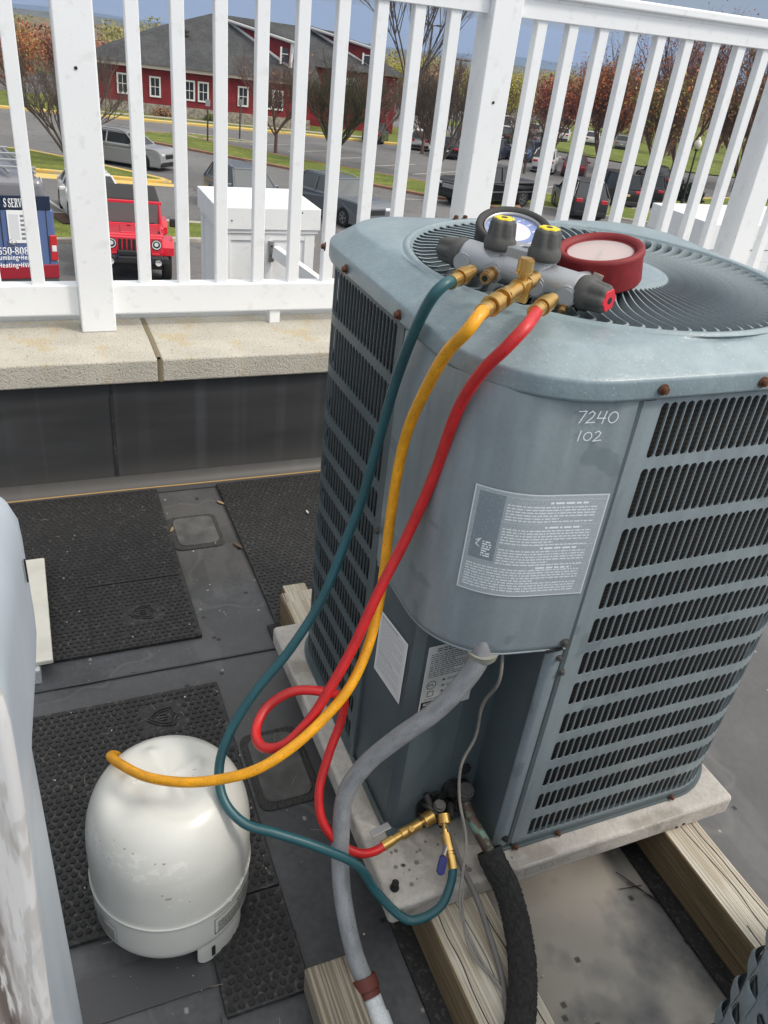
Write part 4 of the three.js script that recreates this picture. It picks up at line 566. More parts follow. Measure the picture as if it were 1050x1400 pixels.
// hose builder: tube, then brass ends given as [point, direction]
function hose(name, label, pts, m, ends) {
  const t = thing(name, label, 'hose', [0, 0, 0]);
  part(t, 'hose_tube', tube(pts, 0.0092, 420, 14), m);
  for (const e of ends) e(t); return t;
}
const hoseEnd = (p, d, n1 = 0.014, r = 0.0128) => (t) => { p = V(p); d = V(d).normalize(); const q = (l) => p.clone().addScaledVector(d, l); part(t, 'crimp_sleeve', turned(p.clone().addScaledVector(d, -0.006), d, [[0.003, 0.0112, 24], [0.018, 0.0101, 24], [0.003, 0.0108, 24], [0.005, 0.0078, 20]]), M.brass); part(t, 'knurled_nut', [...knurl(q(0.022), d, 0.024, r), ...turned(q(0.046), d, [[0.004, 0.009], [n1, 0.0115, 6], [0.006, 0.009]])], M.brass); };
const HD = [0.79, 0.05, -0.61];
hose('teal_hose', 'teal charging hose looping from the manifold past the cylinder to the service valve', [[0.588, 1.3655, -1.074], [0.568, 1.366, -1.06], [0.552, 1.352, -1.058], [0.543, 1.300, -1.082], [0.540, 1.190, -1.128], [0.530, 1.070, -1.148], [0.508, 0.940, -1.148], [0.484, 0.870, -1.140], [0.430, 0.750, -1.111], [0.362, 0.660, -1.085], [0.291, 0.580, -1.070], [0.242, 0.515, -1.048], [0.216, 0.465, -1.018], [0.214, 0.425, -0.975], [0.243, 0.395, -0.935], [0.302, 0.375, -0.907], [0.381, 0.340, -0.874], [0.450, 0.290, -0.847], [0.489, 0.220, -0.818], [0.545, 0.172, -0.775], [0.603, 0.195, -0.768], [0.636, 0.228, -0.792], [0.646, 0.25, -0.81]], M.teal, [
  hoseEnd([0.586, 1.3655, -1.0725], HD),
  (t) => { const p = V([0.645, 0.247, -0.807]), d = V([0.12, 0.42, -0.9]).normalize(); part(t, 'crimp_sleeve', turned(p, d, [[0.026, 0.0102, 22], [0.003, 0.0078], [0.003, 0.0095, 22], [0.003, 0.0075]]), M.brass); const b = p.clone().addScaledVector(d, 0.035); part(t, 'ball_valve', turned(b, d, [[0.006, 0.0105, 22], [0.026, 0.0108, 6], [0.003, 0.0085], [0.008, 0.0055], [0.006, 0.0045]]), M.brass); part(t, 'elbow_nut', [...turned(b.clone().addScaledVector(d, 0.044), V([0.12, 0.7, -0.6]), [[0.012, 0.0046]]), ...knurl(b.clone().addScaledVector(d, 0.049).add(V([0.002, 0.004, -0.002])), V([0.2, 0.35, -0.8]), 0.019, 0.013)], M.brass); const hs = new THREE.Shape(); hs.moveTo(-0.006, 0); hs.quadraticCurveTo(-0.007, -0.016, -0.006, -0.028); hs.quadraticCurveTo(0, -0.036, 0.006, -0.028); hs.quadraticCurveTo(0.007, -0.016, 0.005, 0); const hg = new THREE.ExtrudeGeometry(hs, { depth: 0.005, bevelEnabled: true, bevelSize: 0.002, bevelThickness: 0.002, bevelSegments: 2 }); hg.rotateX(-0.9); hg.rotateY(-0.5); hg.rotateZ(-0.25); const w = b.clone().add(V([-0.02, 0.004, 0.012])); hg.translate(w.x, w.y, w.z); part(t, 'valve_handle', boxUV(hg.flat()), M.blueGrip); part(t, 'handle_pin', cyl(b.clone().addScaledVector(d, 0.018), w.clone().add(V([0.0, 0.002, -0.002])), 0.005, 0.005, 12), M.chrome); }]);
hose('yellow_hose', 'yellow charging hose arching from the manifold over the top of the gas cylinder', [[0.566, 1.3705, -0.932], [0.541, 1.370, -0.905], [0.526, 1.354, -0.900], [0.520, 1.310, -0.935], [0.524, 1.220, -0.995], [0.526, 1.130, -1.038], [0.524, 1.040, -1.050], [0.520, 0.940, -1.045], [0.504, 0.840, -1.012], [0.472, 0.750, -0.970], [0.429, 0.690, -0.937], [0.376, 0.640, -0.921], [0.314, 0.600, -0.908], [0.256, 0.570, -0.907], [0.197, 0.540, -0.929], [0.139, 0.515, -0.962], [0.083, 0.488, -1.015], [0.045, 0.458, -1.082], [0.030, 0.418, -1.142], [0.044, 0.35, -1.20], [0.065, 0.25, -1.24], [0.09, 0.1, -1.25], [0.11, 0.04, -1.2]], M.yellow, [
  hoseEnd([0.561, 1.370, -0.927], HD, 0.008, 0.0145),
  (t) => { const p = V([0.561, 1.370, -0.927]), d = V(HD).normalize(); const b = p.clone().addScaledVector(d, 0.062); part(t, 'core_remover', [...turned(b, d, [[0.004, 0.0145, 24], [0.003, 0.011, 24], [0.012, 0.0152, 6], [0.003, 0.011, 24], [0.034, 0.0118, 20], [0.003, 0.0135, 20], [0.026, 0.0142, 4]]), ...turned(b.clone().addScaledVector(d, 0.085), d, [[0.003, 0.0095, 20], [0.02, 0.013, 20], [0.003, 0.0105, 20], [0.008, 0.0115, 6], [0.012, 0.0095]])], M.brass); const e = b.clone().addScaledVector(d, 0.076); part(t, 'side_knob', turned(e.clone().add(V([0, 0.008, 0])), [0, 1, 0], [[0.010, 0.008, 16], [0.003, 0.0125, 24], [0.018, 0.0122, 6], [0.002, 0.0105, 6]]), M.brass); part(t, 'side_body', turned(e.clone().add(V([0, -0.022, 0.004])), [0.1, 1, 0], [[0.03, 0.013, 4]]), M.brass); }]);
hose('red_hose', 'red charging hose with a loose loop running down to the service valve', [[0.655, 1.3645, -0.938], [0.628, 1.365, -0.906], [0.600, 1.360, -0.880], [0.578, 1.335, -0.880], [0.566, 1.295, -0.905], [0.560, 1.220, -0.945], [0.556, 1.080, -0.982], [0.532, 0.960, -0.996], [0.486, 0.860, -0.983], [0.437, 0.750, -0.964], [0.396, 0.680, -0.950], [0.356, 0.620, -0.940], [0.309, 0.580, -0.936], [0.281, 0.562, -0.960], [0.280, 0.560, -1.000], [0.309, 0.575, -1.036], [0.362, 0.60, -1.040], [0.422, 0.60, -1.020], [0.462, 0.56, -1.030], [0.458, 0.510, -1.023], [0.430, 0.450, -1.000], [0.403, 0.390, -0.967], [0.401, 0.340, -0.936], [0.425, 0.300, -0.907], [0.468, 0.270, -0.886], [0.506, 0.2565, -0.889], [0.528, 0.2585, -0.894]], M.red, [
  hoseEnd([0.650, 1.3645, -0.9335], HD),
  (t) => { const p = V([0.524, 0.258, -0.8935]), d = V([0.86, 0.18, -0.14]).normalize(); part(t, 'crimp_sleeve', turned(p, d, [[0.026, 0.0105, 22], [0.004, 0.008], [0.012, 0.0095, 6], [0.003, 0.008]]), M.brass); const b = p.clone().addScaledVector(d, 0.045); part(t, 'ball_valve', turned(b, d, [[0.012, 0.0135, 6], [0.034, 0.0125, 6], [0.012, 0.006]]), M.brass); part(t, 'knurled_nut', knurl(b.clone().addScaledVector(d, 0.056), d, 0.022, 0.0145), M.brass); part(t, 'valve_handle', [box(0.045, 0.003, 0.016, 0, 0, 0, 0.001).rotateY(0.15).rotateZ(0.1).translate(p.x + 0.005, p.y + 0.012, p.z - 0.03)], M.chrome); part(t, 'handle_pin', turned(b.clone().add(V([0.018, 0.008, 0.002])), [0, 1, 0.3], [[0.012, 0.006, 12]]), M.brass); }]);

// ---------- white cabinet on the left, the strip beyond it, louvred unit at the right ----------
{
  const t = thing('metal_cabinet', 'scuffed white metal cabinet with rounded shoulder at the left edge', 'cabinet', [0, 0.03, 0]);
  const xs = (y) => -0.076 + 0.03 * sst(0.82, 1.0, y) - 0.05 * Math.pow(clamp((y - 1.13) / 0.1), 2.2), zF = -0.85, zN = -0.56, ys = []; for (let y = 0; y <= 1.232; y += 0.028) ys.push(y);
  const zb = (y) => zF + 0.05 * Math.pow(clamp((y - 1.12) / 0.11), 2.4);
  const xn = (y) => -0.083 + 0.02 * sst(0.5, 1.15, y) - 0.05 * Math.pow(clamp((y - 1.13) / 0.1), 2.2);
  const side = ys.map((y) => [0, 0.02, 0.05, 0.15, 0.3, 0.45, 0.6, 0.8, 0.92, 1].map((f) => [lerp(xs(y), xn(y), sst(0, 0.9, f)) - (f < 0.05 ? 0.01 * Math.pow(1 - f / 0.05, 2) : 0), y, lerp(zb(y), zN, f)]));
  part(t, 'side_panel', sheet(side, false, side.map((r) => r.map(([x, y, z]) => [z, y]))), M.paleBlue);
  const fr = ys.map((y) => Array.from({ length: 26 }, (_, k) => { const f = k / 25, a = clamp(f / 0.3) * PI / 2; return f < 0.3 ? [xn(y) - 0.012 + 0.012 * Math.cos(a), y, zN + 0.012 * Math.sin(a)] : [lerp(xn(y) - 0.012, -0.7, (f - 0.3) / 0.7), y, zN + 0.012]; }));
  part(t, 'front_panel', sheet(fr, false, fr.map((r) => r.map(([x, y, z]) => [x + 0.43 + (z - zN), y]))), M.scuff);
  part(t, 'back_panel', bb(-0.7, -0.1, 0, 1.1, zF + 0.002, zF + 0.012), M.paleBlue); part(t, 'top_panel', bb(-0.7, -0.13, 1.215, 1.232, zF + 0.05, zN + 0.02, 0.004), M.scuff);
  part(t, 'slot', box(0.002, 0.03, 0.004, xs(1.1) + 0.0005, 1.1, -0.8), M.black);
}
{
  const t = thing('white_plinth', 'dirty white metal plinth lying on the mat behind the white cabinet', 'plinth', [-0.1, 0, -2.1]);
  part(t, 'plate', bb(-0.25, 0.026, 0.05, 0.066, -0.255, 0.25, 0.004), M.whitePlate); part(t, 'foot', bb(-0.2, -0.01, 0.0, 0.05, 0.17, 0.268, 0.003), M.pvc); part(t, 'foot', bb(-0.2, -0.01, 0.0, 0.05, -0.24, -0.14, 0.003), M.pvc);
}
{
  const t = thing('louvred_unit', 'blue grey corner of a second condenser with pressed louvres at lower right', 'air conditioner', [1.096, 0, -0.044]);
  const r = 0.16, W = 0.32, pl = planPath([{ a: [-W, 0.3], b: [-W, -W + r] }, { c: [-W + r, -W + r], r, t0: PI, t1: 1.5 * PI }, { a: [-W + r, -W], b: [0.4, -W] }]);
  const prof = [[0.0, 0.05], [0.0, 1.12], [0.012, 1.125], [0.012, 1.17], [-0.003, 1.195], [-0.03, 1.204], [-0.06, 1.208], [-0.2, 1.209]], rows = prof.map(([o, y]) => Array.from({ length: 80 }, (_, i) => guardPt(pl, pl.L * i / 79, y, o)));
  part(t, 'casing', sheet(rows, false, rows.map((q, i) => q.map((p, k) => [k / 79 * pl.L, prof[i][1] - prof[i][0]]))), M.steel);
  for (let s = 0.12; s < 0.66; s += 0.055) for (let y = 0.1; y < 1.08; y += 0.075) {
    const row = (oo) => Array.from({ length: 7 }, (_, i) => { const f = i / 6; return guardPt(pl, s + 0.04 * f, y + 0.05 * oo[0], oo[1] * Math.sin(PI * f) + 0.0006); });
    const lv = part(t, 'louvre', sheet([row([0, 0.001]), row([0.4, 0.009]), row([0.85, 0.012]), row([1.0, 0.008])]), M.steel);
    part(lv, 'louvre_gap', sheet([[guardPt(pl, s + 0.004, y + 0.05, 0.0012), guardPt(pl, s + 0.036, y + 0.05, 0.0012)], [guardPt(pl, s + 0.006, y + 0.057, 0.0012), guardPt(pl, s + 0.034, y + 0.057, 0.0012)]]), M.black);
  }
}
// bits of litter on the roof
{
  const leafM = [std({ color: lin(0.32, 0.22, 0.12), roughness: 0.9 }), std({ color: lin(0.55, 0.52, 0.46), roughness: 0.9 }), std({ color: lin(0.1, 0.07, 0.05), roughness: 0.9 })];
  const lf = (label, x, z, m, s, y = 0.006) => { const t = thing('dead_leaf', label, 'leaf', [x, y, z], x * 50); const sh = new THREE.Shape(); sh.moveTo(0, -s); sh.quadraticCurveTo(s * 0.6, -s * 0.2, 0, s); sh.quadraticCurveTo(-s * 0.5, 0, 0, -s); const g = new THREE.ShapeGeometry(sh, 8); g.rotateX(-PI / 2); const p = g.attributes.position; for (let i = 0; i < p.count; i++) p.setY(i, 0.3 * Math.abs(p.getX(i)) + 0.002); g.computeVertexNormals(); part(t, 'blade', g, m); };
  lf('curled tan leaf at the right edge of the far left mat', 0.367, -2.52, leafM[0], 0.022, 0.004); lf('tan and white leaf scrap at the corner of the far right mat', 0.578, -2.66, leafM[0], 0.024, 0.004); lf('pale leaf lying on the far right mat', 0.88, -2.5, leafM[1], 0.014, 0.02); lf('dark leaf on bare membrane left of the far right mat', 0.575, -2.36, leafM[2], 0.026, 0.004);
  const tw = thing('pine_needles', 'dark dry twigs lying on the dusty membrane near the knotty timber', 'twigs', [1.16, 0.004, -0.75]); part(tw, 'needle', [tube([[-0.03, 0.002, -0.06], [0.0, 0.004, 0], [0.045, 0.002, 0.1]], 0.0013, 12, 5), tube([[-0.05, 0.002, -0.02], [0.01, 0.003, -0.01]], 0.001, 8, 5), tube([[-0.02, 0.002, -0.03], [0.03, 0.003, 0.05], [0.05, 0.002, 0.12]], 0.0011, 12, 5)], M.black);
  const ct = thing('coat_hook_wire', 'short bent black wire beside the rubber strip under the knotty timber', 'wire', [1.17, 0.004, -1.0]); part(ct, 'wire', tube([[-0.01, 0.002, -0.02], [0, 0.004, 0.02], [0.015, 0.003, 0.03], [0.02, 0.003, 0.015], [0.05, 0.003, 0.2]], 0.0016, 30, 5), M.black);
}
// more of the dark valve cluster in the service corner
{
  part(ac, 'valve_body', [turned([0.69, 0.262, -0.945], [0, 0.2, 1], [[0.02, 0.015, 12], [0.018, 0.011, 6]]), turned([0.70, 0.305, -0.955], [0, 0.1, 1], [[0.012, 0.02, 20], [0.008, 0.014, 6]]), tube([[0.64, 0.27, -0.955], [0.638, 0.29, -0.935], [0.65, 0.285, -0.92], [0.668, 0.262, -0.90]], 0.0058, 24, 8)].flat(), M.darkMetal);
  part(ac, 'valve_bracket', [bb(0.628, 0.75, 0.235, 0.25, -0.956, -0.95), bb(0.655, 0.673, 0.225, 0.30, -0.955, -0.948)], M.black);
}
// grit and pale crumbs on the mats and the membrane
{
  const g = []; for (let i = 0; i < 420; i++) { const x = rr(-0.12, 1.22), z = rr(-2.75, -0.45), s = 0.0008 + 0.0022 * Math.pow(rnd(), 3); if (x > 0.5 && z < -0.78) continue; const onMat = (x < 0.354 && (z < -1.905 || (z > -1.697 && z < -1.03))); const q = new THREE.BoxGeometry(s * rr(0.8, 2.2), s, s * rr(0.8, 1.6)).toNonIndexed(); q.rotateY(rnd() * 3); q.translate(x, (onMat ? 0.0145 : 0.005) + s / 2, z); g.push(boxUV(q)); }
  const m = part(scene, 'grit', g, std({ color: lin(0.5, 0.48, 0.44), roughness: 0.95 })); m.scale.setScalar(K); m.userData.kind = 'stuff'; tag(m, 'pale grit and crumbs scattered over the mats and roof membrane', 'grit');
  const st = []; for (let i = 0; i < 26; i++) { const x = rr(-0.1, 0.5), z = rr(-2.7, -0.6), a = rnd() * 6.28, l = rr(0.01, 0.035); st.push(tube([[x, 0.017, z], [x + Math.cos(a) * l * 0.5 + rr(-0.003, 0.003), 0.0185, z + Math.sin(a) * l * 0.5], [x + Math.cos(a) * l, 0.017, z + Math.sin(a) * l]], 0.0006, 6, 4)); }
  const n = part(scene, 'dry_stalks', st, std({ color: lin(0.3, 0.26, 0.2), roughness: 0.95 })); n.scale.setScalar(K); n.userData.kind = 'stuff'; tag(n, 'thin dry stalks scattered on the black mats', 'stalks');
}

// ---------- white enclosures just beyond the railing ----------
{
  const t = thing('panelled_enclosure', 'white panelled roof enclosure with flat cap beyond the railing, left of the condenser', 'enclosure', [1.384, 0.279, -6.5]);
  part(t, 'flat_cap', bb(0, 0.86, -0.17, 0, -0.78, 0, 0.006), M.vinyl);
  part(t, 'cap_moulding', bb(0.015, 0.845, -0.2, -0.17, -0.765, -0.015, 0.003), M.vinyl);
  part(t, 'body', bb(0.035, 0.825, -4.6, -0.2, -0.745, -0.045), M.vinyl);
  for (const [x0, x1] of [[0.035, 0.12], [0.74, 0.825], [0.40, 0.46]]) part(t, 'panel_stile', bb(x0, x1, -4.6, -0.2, -0.047, -0.028, 0.003), M.vinyl);
  part(t, 'panel_rail', [bb(0.12, 0.40, -0.26, -0.2, -0.046, -0.03, 0.003), bb(0.46, 0.74, -0.26, -0.2, -0.046, -0.03, 0.003)], M.vinyl);
  for (const z of [-0.13, -0.745]) part(t, 'side_stile', bb(0.02, 0.036, -4.6, -0.2, z, z + 0.085, 0.003), M.vinyl);
  part(t, 'nail', [[0.12, -0.1], [0.7, -0.03]].map(([x, y]) => cyl([x, y, -0.001], [x, y, 0.003], 0.006, 0.006, 10)), M.darkMetal);
  const h = thing('white_handrail', 'short white handrail bracketed to the panelled enclosure', 'handrail', [1.86, -0.06, -6.5]);
  part(h, 'rail', box(0.055, 0.10, 1.25, 0, 0, 0.63, 0.006).rotateX(0.2).rotateY(0.42).flat(), M.vinyl); part(h, 'bracket', bb(-0.045, 0.0, -0.09, 0.08, -0.028, -0.008, 0.002), M.chrome); part(h, 'screw', [[-0.022, 0.04], [-0.022, -0.04]].map(([x, y]) => cyl([x, y, -0.012], [x, y, -0.003], 0.008, 0.008, 10)), M.darkMetal);
}
{
  const t = thing('white_wall_enclosure', 'white clapboard enclosure behind the right end of the railing', 'enclosure', [5.64, 0.41, -5.7]);
  part(t, 'body', bb(0, 4.2, -4.6, -0.0, -0.8, 0), M.vinyl);
  for (let i = 0; i < 14; i++) part(t, 'clapboard', box(4.2, 0.11, 0.018, 2.1, -0.28 - i * 0.112, 0.011, 0.003).rotateX(0.0), M.vinyl);
  part(t, 'cap_board', bb(-0.02, 4.22, -0.22, 0.004, -0.82, 0.03, 0.006), M.vinyl);
}

// ---------- the car park below: a gently falling plane ----------
const FAR = 1.12, gy = (x, z) => EYE - 5 * FAR - 0.0231 * x + 0.0477 * z;
const TILT = new THREE.Quaternion().setFromUnitVectors(new THREE.Vector3(0, 1, 0), new THREE.Vector3(0.0231, 1, -0.0477).normalize());
const onLot = (o, x, z, yaw = 0, dy = 0) => { o.position.set(x, gy(x, z) + dy, z); o.quaternion.copy(TILT).multiply(new THREE.Quaternion().setFromAxisAngle(new THREE.Vector3(0, 1, 0), yaw)); return o; };
const far = (name, label, cat, x, z, yaw = 0, group, dy = 0) => onLot(thing(name, label, cat, [0, 0, 0], 0, group, 1), x * FAR, z * FAR, yaw, dy);
const heading = (dx, dz) => Math.atan2(-dz, dx);        // yaw that turns local +x to (dx, dz)
function ground(name, pts, mat, lift, stuff) {           // flat area on the lot
  const s = new THREE.Shape(pts.map(([x, z]) => new THREE.Vector2(x * FAR, -z * FAR))); const g = new THREE.ShapeGeometry(s).flat(), p = g.attributes.position, uv = g.attributes.uv;
  for (let i = 0; i < p.count; i++) { const x = p.getX(i), z = -p.getY(i); p.setXYZ(i, x, gy(x, z) + lift, z); uv.setXY(i, x, z); }
  g.computeVertexNormals(); const m = part(scene, numbered(name), g, mat); m.userData.kind = 'structure'; return m;
}
function kerbLine(name, pts, mat, w = 0.16, h = 0.13) {
  const out = []; for (let i = 0; i < pts.length - 1; i++) { const [x0, z0] = pts[i].map((q) => q * FAR), [x1, z1] = pts[i + 1].map((q) => q * FAR), l = Math.hypot(x1 - x0, z1 - z0); const g = new RoundedBoxGeometry(l + w * 0.6, h + 0.2, w, 2, 0.03).flat(); boxUV(g); g.translate(0, h / 2 - 0.1, 0); g.rotateY(heading(x1 - x0, z1 - z0)); const p = g.attributes.position, cx = (x0 + x1) / 2, cz = (z0 + z1) / 2; for (let k = 0; k < p.count; k++) { const x = p.getX(k) + cx, z = p.getZ(k) + cz; p.setXYZ(k, x, p.getY(k) + gy(x, z), z); } g.computeVertexNormals(); out.push(g); }
  const m = part(scene, numbered(name), out, mat); m.userData.kind = 'structure'; return m;
}
{
  const g = new THREE.PlaneGeometry(900, 700, 60, 50); g.rotateX(-PI / 2); const p = g.attributes.position, uv = g.attributes.uv;
  for (let i = 0; i < p.count; i++) { const x = p.getX(i) + 150, z = p.getZ(i) - 340; p.setXYZ(i, x, gy(x, z), z); uv.setXY(i, x, z); } g.computeVertexNormals();
  const m = part(scene, 'parking_lot', g, M.asphalt); m.userData.kind = 'structure';
  const b = new THREE.BoxGeometry(40, 6, 12); b.translate(10, 0, 0);
  // own building under the roof
  const w = thing('own_building', 'building that carries the roof, below the parapet', 'building', [0, 0, 0], 0, undefined, 1); part(w, 'wall', bb(-3, 6, -6, -0.02, -2.62, 3), M.stone);
}
const a_ = [0.6, 0.8], b_ = [0.8, -0.6], mv = ([x, z], s, d) => [x + b_[0] * s + a_[0] * d, z + b_[1] * s + a_[1] * d];
// islands
const islA = [[-6, -43.2], [0.4, -42.2], [2.6, -39.6], [5.3, -35.8], [5.5, -35.1], [4.6, -35.2], [0.8, -36.2], [-6, -38.2]];
ground('verge', islA, M.grass, 0.12); kerbLine('kerb', islA, M.kerbYellow, 0.3);
ground('pavement', [[0.5, -35.9], [5.5, -34.9], [6.4, -35.3], [5.6, -34.2], [0.3, -34.6]], M.kerbYellow, 0.008);
const strip2 = [[7.4, -55], [9.8, -55.2], [11.4, -51], [14.6, -46.4], [22.6, -36.4], [20.6, -32.4], [17.6, -35.5], [11.3, -44.1], [8.6, -47.6], [5.9, -51]];
ground('verge', strip2, M.grass, 0.12); kerbLine('kerb', [...strip2, strip2[0]], M.kerbRed, 0.3);
const sm = [[9.3, -56.6], [13.3, -54.6], [14.2, -53.6], [10.2, -53.6]]; ground('verge', sm, M.grass, 0.1); kerbLine('kerb', [...sm, sm[0]], M.kerb, 0.2);
const isJ = [[-4, -27.5], [1.4, -27.1], [4.6, -26.6], [8, -26.4], [8, -23.9], [4.1, -24.1], [-4, -22.6]]; ground('verge', isJ, M.grass, 0.1); kerbLine('kerb', isJ, M.kerb, 0.25); 
ground('mulch_bed', [[0.6, -27.1], [1.9, -27.2], [2.1, -25.9], [1.0, -25.5]], M.mulch, 0.13);
const bldgG = [[-18, -65.3], [5.8, -63.7], [18.4, -63.1], [34, -60.6], [40, -80], [-18, -80]]; ground('verge', bldgG, M.grass, 0.1);
kerbLine('kerb', [[-18, -65.2], [5.8, -63.6], [18.4, -63.0], [34, -60.5]], M.kerbYellow, 0.9, 0.16);
ground('pavement', [[4, -66.4], [18, -65.4], [26, -64.2], [26, -65.4], [18, -66.6], [4, -67.6]], M.kerb, 0.118);
const isR = [[20.6, -35.9], [24.9, -39.6], [27, -38.2], [30, -33.5], [27.5, -30.6], [21.6, -35]]; ground('verge', isR, M.grass, 0.12); kerbLine('kerb', [...isR, isR[0]], M.kerb, 0.2);
const isR2 = [[32.2, -36.9], [36, -40], [70, -52], [80, -30], [40, -24], [30.6, -33]]; ground('verge', isR2, M.grass, 0.12); kerbLine('kerb', [...isR2, isR2[0]], M.kerbYellow, 0.3);
ground('mulch_bed', [[33, -36.6], [36, -38.8], [38, -36], [34.5, -34.2]], M.mulch, 0.13);
ground('verge', [[44, -76], [60, -84], [90, -60], [70, -52], [50, -60]], M.grass, 0.1); ground('meadow', [[45, -95], [60, -110], [300, -330], [420, -100], [120, -60], [70, -70]], M.grass, 0.05); ground('meadow', [[-150, -80], [-20, -78], [-18, -66], [-18, -56], [-150, -50]], M.grass, 0.05);
ground('meadow', [[-150, -90], [40, -125], [300, -335], [300, -680], [-290, -680]], M.grass, 0.04);
// painted stall lines
{
  const line = (x, z, dx, dz, l) => { const n = Math.hypot(dx, dz); dx /= n; dz /= n; const w = 0.06; ground('stall_line', [[x - dz * w, z + dx * w], [x + dx * l - dz * w, z + dz * l + dx * w], [x + dx * l + dz * w, z + dz * l - dx * w], [x + dz * w, z - dx * w]], M.linePaint, 0.012); };
  for (let i = 0; i < 5; i++) { const p = mv([8.9, -46.9], 0.6, i * 2.9 + 0.6); line(p[0] - 0.6, p[1] - 0.1, -0.1 + 0.8, 0.45, 5.2); }
  for (let i = 0; i < 7; i++) { const p = mv([13.4, -53], 0, i * 2.9); line(p[0], p[1], 0.8, -0.55, 5.2); }
  for (let i = 0; i < 5; i++) { const p = mv([23, -41.5], 2, i * 2.7); line(p[0], p[1], 0.8, -0.6, 5.2); }
  line(1.3, -27.4, -0.35, -1.6, 3.2); line(11.2, -29.8, 0.9, 0.1, 5); line(15.6, -34.5, 0.9, -0.1, 4);
}

